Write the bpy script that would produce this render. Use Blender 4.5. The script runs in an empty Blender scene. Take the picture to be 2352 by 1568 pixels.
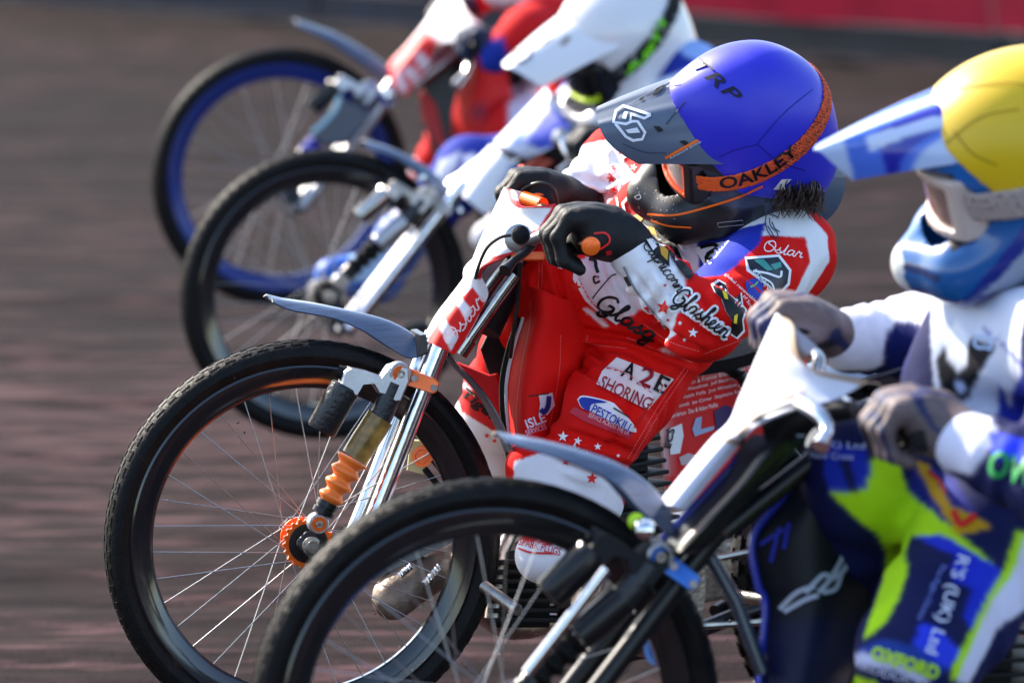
import bpy, bmesh, math, random
import numpy as np
from mathutils import Vector, Matrix
from mathutils.bvhtree import BVHTree
random.seed(7); rng = np.random.default_rng(7)
SC = bpy.context.scene
COL = SC.collection

# ------------------------------------------------------------------ camera
FPX = 12780.0                      # focal length in units of a 2352 px wide picture
CAM_H = 2.107
PITCH = math.atan((784 + 816) / FPX)
cam_data = bpy.data.cameras.new('camera')
cam = bpy.data.objects.new('camera', cam_data); COL.objects.link(cam)
cam.location = (0, 0, CAM_H)
cam.rotation_euler = (math.pi / 2 - PITCH, 0, 0)
cam_data.sensor_width = 36.0
cam_data.lens = 36.0 * FPX / 2352.0
cam_data.clip_start = 0.5; cam_data.clip_end = 3000
cam_data.dof.use_dof = True
cam_data.dof.focus_distance = 9.86
cam_data.dof.aperture_fstop = 3.7
cam_data.dof.aperture_blades = 0
SC.camera = cam

# ------------------------------------------------------------------ sky and sun
SUN = Vector((-0.60, 0.55, 0.58)).normalized()
world = bpy.data.worlds.new('World'); SC.world = world; world.use_nodes = True
wn = world.node_tree.nodes; wn.clear()
wo = wn.new('ShaderNodeOutputWorld'); wb = wn.new('ShaderNodeBackground'); sk = wn.new('ShaderNodeTexSky')
sk.sky_type = 'NISHITA'; sk.sun_disc = False
sk.sun_elevation = math.asin(SUN.z); sk.sun_rotation = math.atan2(SUN.x, SUN.y)
sk.air_density = 1.0; sk.dust_density = 1.2; sk.ozone_density = 1.0
wb.inputs[1].default_value = 0.15
world.node_tree.links.new(sk.outputs[0], wb.inputs[0]); world.node_tree.links.new(wb.outputs[0], wo.inputs[0])
sl = bpy.data.lights.new('sun', 'SUN'); sl.energy = 4.6; sl.angle = math.radians(0.5); sl.color = (1.0, 0.91, 0.78)
so = bpy.data.objects.new('sun', sl); COL.objects.link(so)
so.rotation_euler = (-SUN).to_track_quat('-Z', 'Y').to_euler()
so.location = (-8, 14, 12)
SC.view_settings.view_transform = 'Standard'; SC.view_settings.look = 'None'
SC.view_settings.exposure = 1.42; SC.view_settings.gamma = 1.0
SC.cycles.max_bounces = 6; SC.cycles.use_denoising = True

# ------------------------------------------------------------------ picture <-> place
CAMP = np.array([0, 0, CAM_H]); _s, _c = math.sin(PITCH), math.cos(PITCH)
FWD = np.array([0, _c, -_s]); UPV = np.array([0, _s, _c]); RGT = np.array([1.0, 0, 0])
D1, D2, D3, D4 = FPX / 826, FPX / 928, FPX / 1278, FPX / 1528
def W(x, y, dd=0.0, base=D3):
    "point seen at (x, y) that stands base + dd metres from the camera along its axis"
    d = base + dd
    return CAMP + RGT * ((x - 1176) / FPX * d) + UPV * (-(y - 784) / FPX * d) + FWD * d
def PX(v):
    v = np.asarray(v, float) - CAMP
    d = v @ FWD
    return np.stack([1176 + FPX * (v @ RGT) / d, 784 - FPX * (v @ UPV) / d, d], -1)
def G(x, y, z=0.0):
    "point of the ground seen at (x, y)"
    r = RGT * ((x - 1176) / FPX) + UPV * (-(y - 784) / FPX) + FWD
    return CAMP + r * ((z - CAM_H) / r[2])

# ------------------------------------------------------------------ materials
def lin(c):
    c = np.array(c, float) / 255.0
    return np.where(c <= 0.04045, c / 12.92, ((c + 0.055) / 1.055) ** 2.4)
MATS = {}
def mat(name, col=(0.5, 0.5, 0.5), rough=0.5, metal=0.0, attr=False, bump=0.0, bscale=200.0, vary=0.0, vscale=20.0,
        coat=0.0, spec=0.5, trans=0.0, sheen=0.0, dirt=0.0, dirtcol=(0.10, 0.065, 0.055), stretch=None, alpha=1.0, sss=0.0):
    if name in MATS: return MATS[name]
    m = bpy.data.materials.new(name); m.use_nodes = True
    nt = m.node_tree; N = nt.nodes; L = nt.links
    b = N['Principled BSDF']
    b.inputs['Roughness'].default_value = rough; b.inputs['Metallic'].default_value = metal
    b.inputs['Coat Weight'].default_value = coat; b.inputs['Coat Roughness'].default_value = 0.08
    b.inputs['Specular IOR Level'].default_value = spec
    b.inputs['Transmission Weight'].default_value = trans
    b.inputs['Sheen Weight'].default_value = sheen
    if alpha < 1: b.inputs['Alpha'].default_value = alpha
    if sss:
        b.inputs['Subsurface Weight'].default_value = sss; b.inputs['Subsurface Radius'].default_value = (0.02, 0.012, 0.006)
    tc = N.new('ShaderNodeTexCoord')
    src = tc.outputs['Object']
    if stretch:
        mp = N.new('ShaderNodeMapping'); mp.inputs['Scale'].default_value = stretch
        L.new(src, mp.inputs['Vector']); src = mp.outputs[0]
    if attr:
        a = N.new('ShaderNodeAttribute'); a.attribute_name = 'Col'; base = a.outputs['Color']
    else:
        rgb = N.new('ShaderNodeRGB'); rgb.outputs[0].default_value = (*col[:3], 1); base = rgb.outputs[0]
    if vary:
        nz = N.new('ShaderNodeTexNoise'); nz.inputs['Scale'].default_value = vscale; nz.inputs['Detail'].default_value = 5
        L.new(src, nz.inputs['Vector'])
        mr = N.new('ShaderNodeMapRange'); mr.inputs[1].default_value = 0.3; mr.inputs[2].default_value = 0.7
        mr.inputs[3].default_value = 1 - vary; mr.inputs[4].default_value = 1 + vary * 0.5
        L.new(nz.outputs['Fac'], mr.inputs[0])
        mx = N.new('ShaderNodeVectorMath'); mx.operation = 'SCALE'
        L.new(base, mx.inputs[0]); L.new(mr.outputs[0], mx.inputs['Scale']); base = mx.outputs[0]
    if dirt:
        nz = N.new('ShaderNodeTexNoise'); nz.inputs['Scale'].default_value = 38; nz.inputs['Detail'].default_value = 8
        nz.inputs['Roughness'].default_value = 0.75; L.new(src, nz.inputs['Vector'])
        mr = N.new('ShaderNodeMapRange'); mr.inputs[1].default_value = 0.6; mr.inputs[2].default_value = 0.8
        mr.inputs[3].default_value = 0; mr.inputs[4].default_value = dirt
        L.new(nz.outputs['Fac'], mr.inputs[0])
        mx = N.new('ShaderNodeMix'); mx.data_type = 'RGBA'
        L.new(mr.outputs[0], mx.inputs['Factor']); L.new(base, mx.inputs['A'])
        mx.inputs['B'].default_value = (*dirtcol, 1); base = mx.outputs['Result']
    L.new(base, b.inputs['Base Color'])
    if bump:
        nz = N.new('ShaderNodeTexNoise'); nz.inputs['Scale'].default_value = bscale; nz.inputs['Detail'].default_value = 4
        L.new(src, nz.inputs['Vector'])
        bp = N.new('ShaderNodeBump'); bp.inputs['Strength'].default_value = bump; bp.inputs['Distance'].default_value = 0.004
        L.new(nz.outputs['Fac'], bp.inputs['Height']); L.new(bp.outputs[0], b.inputs['Normal'])
    MATS[name] = m
    return m

M = dict(
    rubber=mat('rubber', (0.0075, 0.0072, 0.0078), 0.55, spec=0.14, bump=0.4, bscale=160, vary=0.4, vscale=30, dirt=0.75, dirtcol=(0.040, 0.025, 0.021)),
    rimblack=mat('rim black', (0.012, 0.012, 0.014), 0.16, coat=0.8),
    rimblue=mat('rim blue', lin((24, 46, 118)), 0.4, metal=0.4, coat=0.3),
    chrome=mat('chrome', (0.80, 0.80, 0.82), 0.13, metal=1, vary=0.15, vscale=60),
    darkchrome=mat('dark chrome', (0.42, 0.41, 0.40), 0.16, metal=1, vary=0.2, vscale=60),
    alu=mat('brushed aluminium', (0.46, 0.46, 0.48), 0.40, metal=1, bump=0.15, bscale=300, vary=0.15),
    steel=mat('worn steel', (0.42, 0.39, 0.36), 0.38, metal=1, bump=0.4, bscale=90, vary=0.45, dirt=0.5),
    muddy=mat('muddy steel', (0.26, 0.21, 0.175), 0.5, metal=0.75, bump=0.7, bscale=70, vary=0.5, dirt=0.9),
    spoke=mat('spoke steel', (0.40, 0.39, 0.39), 0.42, metal=1),
    black=mat('black enamel', (0.009, 0.009, 0.011), 0.32, spec=0.3, coat=0.12, dirt=0.3, dirtcol=(0.05, 0.033, 0.028)),
    blackmatt=mat('black matt', (0.009, 0.009, 0.011), 0.6, spec=0.18, bump=0.3, dirt=0.3, dirtcol=(0.04, 0.027, 0.023)),
    speckled=mat('chipped black', (0.013, 0.014, 0.018), 0.35, bump=0.6, bscale=120, dirt=0.6),
    orange=mat('orange anodised', lin((245, 105, 15)), 0.3, metal=0.35, coat=0.4),
    orangerub=mat('orange rubber', lin((255, 128, 48)), 0.35, sss=0.3, vary=0.12, vscale=45),
    amber=mat('amber sleeve', lin((150, 118, 60)), 0.25, trans=0.25, vary=0.5, vscale=60),
    bluean=mat('blue anodised', lin((20, 90, 175)), 0.28, metal=0.5, coat=0.4),
    royal=mat('royal blue paint', lin((28, 45, 170)), 0.35, coat=0.3),
    carbon=mat('carbon fibre', lin((66, 83, 110)), 0.32, coat=0.3, dirt=0.3, vary=0.35, vscale=16, stretch=(1, 1, 22)),
    carbondk=mat('dark carbon fibre', lin((48, 58, 76)), 0.3, coat=0.4, vary=0.35, vscale=16, stretch=(1, 1, 22)),
    plate=mat('cream plate', lin((205, 205, 150)), 0.4),
    white=mat('white enamel', (0.78, 0.78, 0.8), 0.35, dirt=0.25),
    hair=mat('brown hair', (0.035, 0.02, 0.013), 0.45),
    cable=mat('black cable', (0.012, 0.012, 0.013), 0.4),
    lime=mat('lime plastic', lin((190, 230, 30)), 0.35),
    suit=mat('race suit cloth', attr=True, rough=0.8, spec=0.2, bump=0.22, bscale=420, vary=0.09, vscale=14, dirt=0.2),
    suit_clean=mat('printed cloth', attr=True, rough=0.75, spec=0.25, bump=0.15, bscale=300, vary=0.05, vscale=14),
    vinyl=mat('printed cover vinyl', attr=True, rough=0.5, spec=0.25, bump=0.12, bscale=25, vary=0.08, vscale=9, dirt=0.16),
    shell=mat('helmet shell paint', attr=True, rough=0.26, coat=0.55, bump=0.03, bscale=60, dirt=0.28),
    matshell=mat('helmet matt paint', attr=True, rough=0.42, coat=0.08, bump=0.04, bscale=80, dirt=0.3),
    lycra=mat('stretched lycra', attr=True, rough=0.4, sheen=0.1, bump=0.05, bscale=300),
    leather=mat('glove leather', attr=True, rough=0.6, spec=0.3, bump=0.45, bscale=90, vary=0.25, vscale=40, dirt=0.2),
    lens=mat('goggle lens', (0.25, 0.16, 0.14), 0.03, coat=1.0, spec=0.8),
    lensdark=mat('dark lens', (0.008, 0.008, 0.010), 0.12, spec=0.3),
    lensclear=mat('clear lens', (0.7, 0.62, 0.58), 0.04, coat=1.0, trans=0.55),
    webbing=mat('elastic webbing', attr=True, rough=0.8, bump=0.5, bscale=500),
    redpaint=mat('red paint', lin((205, 25, 28)), 0.4, coat=0.2),
)
def flat(rgb, rough=0.5):
    k = 'print %d %d %d' % tuple(int(v) for v in rgb)
    return mat(k, lin(rgb), rough, spec=0.3)

# ------------------------------------------------------------------ objects
WORLDM = {}
def link(o, parent=None, mw=None):
    COL.objects.link(o)
    if parent is not None:
        o.parent = parent; o.matrix_parent_inverse = WORLDM[parent.name].inverted()
    if mw is not None: o.matrix_basis = mw
    WORLDM[o.name] = Matrix(mw) if mw is not None else Matrix()
    return o
def thing(name, label, cat, base, group=None):
    o = bpy.data.objects.new(name, None); COL.objects.link(o)
    o.empty_display_size = 0.2
    o.location = Vector(base); WORLDM[o.name] = Matrix.Translation(Vector(base))
    o['label'] = label; o['category'] = cat
    if group: o['group'] = group
    return o
def mesh_obj(name, verts, faces, m, parent=None, smooth=True, cols=None, label=None, edges=()):
    me = bpy.data.meshes.new(name)
    v = np.asarray(verts, dtype=np.float32)
    if isinstance(faces, np.ndarray) and len(faces):
        n, k = faces.shape
        me.vertices.add(len(v)); me.vertices.foreach_set('co', v.ravel())
        me.loops.add(n * k); me.loops.foreach_set('vertex_index', faces.astype(np.int32).ravel())
        me.polygons.add(n); me.polygons.foreach_set('loop_start', np.arange(0, n * k, k, dtype=np.int32))
        me.update(calc_edges=True)
    else:
        me.from_pydata([tuple(map(float, p)) for p in v], list(edges), [tuple(int(i) for i in f) for f in faces]); me.update()
    me.validate()
    if smooth and len(me.polygons): me.polygons.foreach_set('use_smooth', np.ones(len(me.polygons), dtype=bool))
    me.materials.append(m)
    if cols is not None: setcol(me, cols)
    o = bpy.data.objects.new(name, me)
    if label: o['label'] = label
    return link(o, parent)
def setcol(me, cols):
    a = me.color_attributes.new('Col', 'FLOAT_COLOR', 'POINT')
    c = np.ones((len(me.vertices), 4), np.float32); c[:, :3] = cols
    a.data.foreach_set('color', c.ravel())

class MB:
    "collects shapes, then becomes one mesh object"
    def __init__(s): s.v = []; s.f = []; s.n = 0
    def add(s, v, f):
        v = np.asarray(v, float); s.v.append(v); s.f += [tuple(i + s.n for i in q) for q in f]; s.n += len(v); return s
    def tube(s, pts, r, n=12, cap=True, sub=0, flatten=None):
        pts = [np.asarray(p, float) for p in pts]
        if np.isscalar(r): r = [r] * len(pts)
        if sub:
            pts, r = smooth_line(pts, r, sub)
        V = []; prev = None
        for i, p in enumerate(pts):
            t = pts[min(i + 1, len(pts) - 1)] - pts[max(i - 1, 0)]; t = t / (np.linalg.norm(t) + 1e-12)
            if prev is None:
                u = np.cross(t, [0, 0, 1.0]);
                if np.linalg.norm(u) < 1e-3: u = np.cross(t, [0, 1.0, 0])
            else: u = prev - t * (prev @ t)
            u /= np.linalg.norm(u); prev = u; w = np.cross(t, u)
            for k in range(n):
                a = 2 * math.pi * k / n
                V.append(p + r[i] * (math.cos(a) * u + math.sin(a) * w))
        F = []
        for i in range(len(pts) - 1):
            for k in range(n):
                F.append((i * n + k, i * n + (k + 1) % n, (i + 1) * n + (k + 1) % n, (i + 1) * n + k))
        if cap: F.append(tuple(range(n - 1, -1, -1))); F.append(tuple((len(pts) - 1) * n + k for k in range(n)))
        return s.add(V, F)
    def lathe(s, o, axis, prof, n=24, ref=None, teeth=None):
        "prof: list of (along axis, radius)"
        axis = np.asarray(axis, float); axis /= np.linalg.norm(axis)
        u = np.cross(axis, ref if ref is not None else ([0, 0, 1.0] if abs(axis[2]) < 0.9 else [1.0, 0, 0])); u /= np.linalg.norm(u); w = np.cross(axis, u)
        V = []; F = []
        for j, (a, r) in enumerate(prof):
            for k in range(n):
                t = 2 * math.pi * k / n; rr = r
                if teeth and j in teeth[0]: rr = r * (1 - teeth[1] * (k % teeth[2] >= teeth[2] / 2))
                V.append(np.asarray(o) + axis * a + rr * (math.cos(t) * u + math.sin(t) * w))
        for j in range(len(prof) - 1):
            for k in range(n):
                F.append((j * n + k, j * n + (k + 1) % n, (j + 1) * n + (k + 1) % n, (j + 1) * n + k))
        F.append(tuple(range(n - 1, -1, -1))); F.append(tuple((len(prof) - 1) * n + k for k in range(n)))
        return s.add(V, F)
    def prism(s, pts, off, bev=0.0):
        "outline pts moved by vector off"
        n = len(pts); P = np.asarray(pts, float); off = np.asarray(off, float)
        if bev:
            c = P.mean(0); d = P - c; ln = np.linalg.norm(d, axis=1, keepdims=True)
            Q = c + d * (1 - np.minimum(bev / ln, 0.4)); e = off / np.linalg.norm(off) * bev
            rings = [Q, P + e, P + off - e, Q + off]
        else: rings = [P, P + off]
        V = np.concatenate(rings); F = [tuple(range(n - 1, -1, -1))]
        for j in range(len(rings) - 1):
            for k in range(n): F.append((j * n + k, j * n + (k + 1) % n, (j + 1) * n + (k + 1) % n, (j + 1) * n + k))
        F.append(tuple((len(rings) - 1) * n + k for k in range(n)))
        return s.add(V, F)
    def box(s, c, ax, bev=0.0):
        "centre, three half-axis vectors"
        c = np.asarray(c, float); a, b, d = [np.asarray(q, float) for q in ax]
        return s.prism([c - a - b - d, c + a - b - d, c + a + b - d, c - a + b - d], 2 * d, bev)
    def build(s, name, m, parent=None, smooth=True, label=None, flatang=True):
        o = mesh_obj(name, np.concatenate(s.v), s.f, m, parent, smooth, None, label)
        if smooth and flatang: sharp(o, 38)
        bm = bmesh.new(); bm.from_mesh(o.data); bmesh.ops.recalc_face_normals(bm, faces=bm.faces); bm.to_mesh(o.data); bm.free()
        return o
def sharp(o, deg):
    me = o.data
    try: me.set_sharp_from_angle(angle=math.radians(deg))
    except Exception: pass
def smooth_line(pts, r, sub):
    P = np.asarray(pts, float); R = np.asarray(r, float)[:, None]; A = np.concatenate([P, R], 1)
    B = catmull(A, sub); return [b[:-1] for b in B], [float(b[-1]) for b in B]
def catmull(A, sub):
    A = np.asarray(A, float); n = len(A)
    E = np.concatenate([[2 * A[0] - A[1]], A, [2 * A[-1] - A[-2]]]); out = []
    for i in range(n - 1):
        p0, p1, p2, p3 = E[i:i + 4]
        for k in range(sub):
            t = k / sub
            out.append(0.5 * (2 * p1 + (p2 - p0) * t + (2 * p0 - 5 * p1 + 4 * p2 - p3) * t * t + (3 * p1 - p0 - 3 * p2 + p3) * t ** 3))
    out.append(A[-1]); return np.array(out)
def sheet(name, grid, m, parent, thick=0.004, sub=(4, 4), painter=None, label=None, wav=0.0):
    "grid[row][col] of points -> smooth curved sheet with thickness"
    Gd = np.array(grid, float)
    rows = np.stack([catmull(r, sub[1]) for r in Gd])           # R, c, 3
    full = np.stack([catmull(rows[:, j], sub[0]) for j in range(rows.shape[1])], 1)
    R, Cn, _ = full.shape
    du = np.gradient(full, axis=0); dv = np.gradient(full, axis=1)
    nn = np.cross(du, dv); nn /= np.linalg.norm(nn, axis=2, keepdims=True) + 1e-9
    if wav: full = full + nn * (wav * noise3(full.reshape(-1, 3), 26, 3).reshape(R, Cn, 1))
    A = (full + nn * thick / 2).reshape(-1, 3); B = (full - nn * thick / 2).reshape(-1, 3)
    i, j = np.meshgrid(np.arange(R - 1), np.arange(Cn - 1), indexing='ij'); q = (i * Cn + j).ravel()
    top = np.stack([q, q + 1, q + Cn + 1, q + Cn], 1); n = R * Cn
    bot = np.stack([q + n, q + Cn + n, q + Cn + 1 + n, q + 1 + n], 1)
    side = []
    for k in range(Cn - 1):
        side.append((k + 1, k, k + n, k + 1 + n)); b = (R - 1) * Cn
        side.append((b + k, b + k + 1, b + k + 1 + n, b + k + n))
    for k in range(R - 1):
        side.append((k * Cn, (k + 1) * Cn, (k + 1) * Cn + n, k * Cn + n)); b = Cn - 1
        side.append((b + (k + 1) * Cn, b + k * Cn, b + k * Cn + n, b + (k + 1) * Cn + n))
    V = np.concatenate([A, B]); F = np.concatenate([top, bot, np.array(side)])
    cols = None
    if painter:
        cols = painter(V).reshape(2, R, Cn, 3)
        for _ in range(2):
            p = np.pad(cols, ((0, 0), (1, 1), (1, 1), (0, 0)), mode='edge'); cols = (4 * cols + p[:, 2:, 1:-1] + p[:, :-2, 1:-1] + p[:, 1:-1, 2:] + p[:, 1:-1, :-2]) / 8
        cols = cols.reshape(-1, 3)
    o = mesh_obj(name, V, F, m, parent, True, cols, label); sharp(o, 50)
    return o

# ------------------------------------------------------------------ soft shapes: fields and surface nets
_nk = {}
def noise3(p, scale, seed, octaves=1):
    out = 0
    for oc in range(octaves):
        key = (seed, oc)
        if key not in _nk:
            r = np.random.default_rng(seed * 31 + oc); k = r.normal(size=(7, 3)); k /= np.linalg.norm(k, axis=1, keepdims=True)
            _nk[key] = (k * r.uniform(0.6, 1.5, (7, 1)), r.uniform(0, 6.28, 7))
        k, ph = _nk[key]
        out = out + sum(np.sin((p * (scale * 2 ** oc)) @ k[i] + ph[i]) for i in range(7)) / 4.0 / 1.8 ** oc
    return out
class Field:
    def __init__(s, lo, hi, vox):
        s.lo = np.asarray(lo, float); s.vox = vox
        s.n = np.ceil((np.asarray(hi) - s.lo) / vox).astype(int) + 1
        s.f = np.full(s.n, 0.2, np.float32)
    def _win(s, lo, hi):
        a = np.maximum(0, np.floor((np.asarray(lo) - s.lo) / s.vox).astype(int)); b = np.minimum(s.n, np.ceil((np.asarray(hi) - s.lo) / s.vox).astype(int) + 1)
        if (b <= a).any(): return None, None
        g = np.meshgrid(*[s.lo[i] + s.vox * np.arange(a[i], b[i]) for i in range(3)], indexing='ij')
        return tuple(slice(a[i], b[i]) for i in range(3)), np.stack(g, -1).astype(np.float32)
    def put(s, w, d, k, op='add'):
        f = s.f[w]
        if op == 'sub': f = -f
        if k > 0:
            h = np.maximum(k - np.abs(f - d), 0) / k; r = np.minimum(f, d) - h * h * k * 0.25
        else: r = np.minimum(f, d)
        s.f[w] = -r if op == 'sub' else r
    def cone(s, a, b, ra, rb, k=0.03, fold=None, flat=None, op='add'):
        a = np.asarray(a, np.float32); b = np.asarray(b, np.float32); R = max(ra, rb) + k + 0.03
        w, p = s._win(np.minimum(a, b) - R, np.maximum(a, b) + R)
        if w is None: return s
        ba = b - a; t = np.clip(((p - a) @ ba) / (ba @ ba + 1e-12), 0, 1)
        q = p - a - t[..., None] * ba
        if flat is not None:                      # flat = (axis, factor): thinner along that axis
            ax = np.asarray(flat[0], np.float32); ax = ax / np.linalg.norm(ax); q = q + (1 / flat[1] - 1) * (q @ ax)[..., None] * ax
        r = ra + (rb - ra) * t
        if fold:                                  # (amplitude, turns, skew seed)
            amp, n, sd = fold
            r = r + amp * np.sin(6.283 * n * t + 2.2 * noise3(p, 14, sd)) * np.clip(np.sin(3.14 * t) + 0.25, 0, 1) * (0.6 + 0.4 * noise3(p, 9, sd + 1))
        s.put(w, np.linalg.norm(q, axis=-1) - r, k, op); return s
    def ell(s, c, ax, rad, k=0.03, op='add'):
        c = np.asarray(c, np.float32); A = np.asarray(ax, np.float32); A = A / np.linalg.norm(A, axis=1, keepdims=True); rad = np.asarray(rad, np.float32)
        R = max(rad) + k + 0.03
        w, p = s._win(c - R, c + R)
        if w is None: return s
        q = (p - c) @ A.T
        k0 = np.linalg.norm(q / rad, axis=-1); k1 = np.linalg.norm(q / rad ** 2, axis=-1)
        s.put(w, np.where(k0 > 1e-4, k0 * (k0 - 1) / (k1 + 1e-9), -min(rad)), k, op); return s
    def mesh(s): return surface_net(s.f, s.lo, s.vox)
def surface_net(f, lo, vox):
    neg = f < 0; n = f.shape
    c = [neg[i:n[0] - 1 + i, j:n[1] - 1 + j, k:n[2] - 1 + k] for i in (0, 1) for j in (0, 1) for k in (0, 1)]
    cnt = sum(x.astype(np.int8) for x in c); act = (cnt > 0) & (cnt < 8)
    idx = np.argwhere(act); vid = np.full(act.shape, -1, np.int64); vid[act] = np.arange(len(idx))
    acc = np.zeros((len(idx), 3)); num = np.zeros(len(idx))
    I, J, K = idx.T
    corner = {(i, j, k): f[I + i, J + j, K + k] for i in (0, 1) for j in (0, 1) for k in (0, 1)}
    for ax in range(3):
        oth = [q for q in range(3) if q != ax]
        for u in (0, 1):
            for v in (0, 1):
                p0 = [0, 0, 0]; p0[oth[0]] = u; p0[oth[1]] = v; p1 = list(p0); p1[ax] = 1
                a, b = corner[tuple(p0)], corner[tuple(p1)]; m = (a < 0) != (b < 0)
                t = np.where(m, a / np.where(m, a - b, 1), 0)
                pt = np.tile(np.array(p0, float), (len(idx), 1)); pt[:, ax] = t
                acc[m] += pt[m]; num[m] += 1
    V = (idx + acc / num[:, None]) * vox + lo
    F = []
    for ax in range(3):
        u, v = (ax + 1) % 3, (ax + 2) % 3
        sl0 = [slice(None)] * 3; sl1 = [slice(None)] * 3; sl0[ax] = slice(0, -1); sl1[ax] = slice(1, None)
        a, b = neg[tuple(sl0)], neg[tuple(sl1)]
        e = np.argwhere(a != b)
        e = e[(e[:, u] > 0) & (e[:, v] > 0) & (e[:, u] < n[u] - 1) & (e[:, v] < n[v] - 1)]
        fl = a[tuple(e.T)]
        def g(du, dv):
            q = e.copy(); q[:, u] -= du; q[:, v] -= dv; return vid[tuple(q.T)]
        quad = np.stack([g(0, 0), g(1, 0), g(1, 1), g(0, 1)], 1)
        quad[~fl] = quad[~fl][:, ::-1]; F.append(quad)
    return V, np.concatenate(F)
def relax(V, F, it=2, lam=0.5):
    e = np.concatenate([F[:, [0, 1]], F[:, [1, 2]], F[:, [2, 3]], F[:, [3, 0]]]); e = np.concatenate([e, e[:, ::-1]])
    deg = np.bincount(e[:, 0], minlength=len(V)).astype(float)[:, None] + 1e-9
    for _ in range(it):
        S = np.stack([np.bincount(e[:, 0], V[e[:, 1], i], len(V)) for i in range(3)], 1) / deg
        V = V + lam * (S - V)
    return V
def inpoly(x, y, poly):
    poly = np.asarray(poly, float); r = np.zeros(x.shape, bool); n = len(poly)
    for i in range(n):
        x0, y0 = poly[i]; x1, y1 = poly[(i + 1) % n]
        if y0 == y1: continue
        m = ((y0 > y) != (y1 > y)) & (x < (x1 - x0) * (y - y0) / (y1 - y0) + x0); r ^= m
    return r
def px_painter(base, layers, dref=D3):
    "layers: (outline in picture units, colour[, near, far]) printed on the cloth"
    def f(V):
        p = PX(V); x, y, d = p.T; c = np.tile(lin(base), (len(V), 1))
        for l in layers:
            m = inpoly(x, y, l[0])
            if len(l) > 2: m &= (d - dref >= l[2]) & (d - dref <= l[3])
            c[m] = lin(l[1])
        return c
    return f

# ------------------------------------------------------------------ printed lettering and badges laid on a surface
def bvh_of(objs):
    V = []; F = []; n = 0
    for o in objs:
        v = np.empty(len(o.data.vertices) * 3, np.float32); o.data.vertices.foreach_get('co', v)
        mw = np.array(o.matrix_basis); v = v.reshape(-1, 3) @ mw[:3, :3].T + mw[:3, 3]
        V += v.tolist(); F += [[i + n for i in p.vertices] for p in o.data.polygons]; n += len(v)
    return BVHTree.FromPolygons(V, F)
def lay(name, P2, F2, bvh, m, parent, off=0.0015, base=D3, grid=10.0, label=None, offs=None):
    "flat shape given in picture units -> print lying on the surface behind it"
    off = off * 1.7; grid = grid * 0.6
    bm = bmesh.new(); vs = [bm.verts.new((x, y, 0)) for x, y in P2]
    for f in F2:
        try: bm.faces.new([vs[i] for i in f])
        except ValueError: pass
    if grid:
        P = np.asarray(P2); lo, hi = P.min(0), P.max(0)
        for ax in (0, 1):
            k = lo[ax] + grid * 0.5
            while k < hi[ax]:
                co = [0, 0, 0]; no = [0, 0, 0]; co[ax] = k; no[ax] = 1
                bmesh.ops.bisect_plane(bm, geom=bm.verts[:] + bm.edges[:] + bm.faces[:], plane_co=co, plane_no=no, dist=1e-5); k += grid
    out = []; cm = Vector(CAMP); last = None; miss = 0
    for v in bm.verts:
        t = W(v.co.x, v.co.y, 0, base); d = (Vector(t) - cm).normalized()
        hit = bvh.ray_cast(cm, d)
        if hit[0] is None:
            near = bvh.find_nearest(Vector(t)); q = near[0] if near[0] is not None else Vector(t); miss += 1
        else: q = hit[0]
        out.append(q - d * off)
    V = np.array([tuple(q) for q in out])
    bm.verts.index_update(); F = [[v.index for v in f.verts] for f in bm.faces]; bm.free()
    if not F: return None
    return mesh_obj(name, V, F, m, parent, True, None, label)
def text_shape(txt, shear=0.0, bold=0.0, sp=1.0):
    c = bpy.data.curves.new('lettering', 'FONT'); c.body = txt; c.size = 1.0; c.shear = shear; c.offset = bold; c.space_character = sp
    c.resolution_u = 3
    o = bpy.data.objects.new('lettering', c); COL.objects.link(o)
    me = o.to_mesh(); V = np.array([v.co[:2] for v in me.vertices]); F = [tuple(p.vertices) for p in me.polygons]
    o.to_mesh_clear(); bpy.data.objects.remove(o); bpy.data.curves.remove(c)
    return V, F
def fit(V, p0, p1, h, vspan=None):
    "text shape -> baseline from p0 to p1 (picture units), letter height h; skew keeps upright axis square to the baseline"
    V = V.copy(); V -= V.min(0); V[:, 0] /= V[:, 0].max(); V[:, 1] /= V[:, 1].max()
    p0 = np.array(p0, float); d = np.array(p1, float) - p0; n = np.array([d[1], -d[0]]) / np.linalg.norm(d)
    if vspan is not None: n = np.array(vspan, float) / np.linalg.norm(vspan)
    return p0 + V[:, :1] * d + V[:, 1:] * n * h
def arc_fit(V, ctrl, h):
    "bend along a curve of control points"
    V = V.copy(); V -= V.min(0); V[:, 0] /= V[:, 0].max(); V[:, 1] /= V[:, 1].max()
    c = catmull(np.array(ctrl, float), 12); s = np.concatenate([[0], np.cumsum(np.linalg.norm(np.diff(c, axis=0), axis=1))]); s /= s[-1]
    x = np.interp(V[:, 0], s, c[:, 0]); y = np.interp(V[:, 0], s, c[:, 1])
    dx = np.interp(V[:, 0] + 0.02, s, c[:, 0]) - np.interp(V[:, 0] - 0.02, s, c[:, 0]); dy = np.interp(V[:, 0] + 0.02, s, c[:, 1]) - np.interp(V[:, 0] - 0.02, s, c[:, 1])
    l = np.hypot(dx, dy) + 1e-9
    return np.stack([x + dy / l * V[:, 1] * h, y - dx / l * V[:, 1] * h], 1)
def star(x, y, r, rot=0.0):
    P = [(x + (r if i % 2 == 0 else r * 0.42) * math.sin(rot + i * math.pi / 5), y - (r if i % 2 == 0 else r * 0.42) * math.cos(rot + i * math.pi / 5)) for i in range(10)]
    P.append((x, y)); return P, [(i, (i + 1) % 10, 10) for i in range(10)]
def blob(pts, sub=5):
    A = np.array(list(pts) + [pts[0]], float); c = catmull(A, sub)[:-1] if sub > 1 else A[:-1]
    return [tuple(q) for q in c], [tuple(range(len(c)))]
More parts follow.
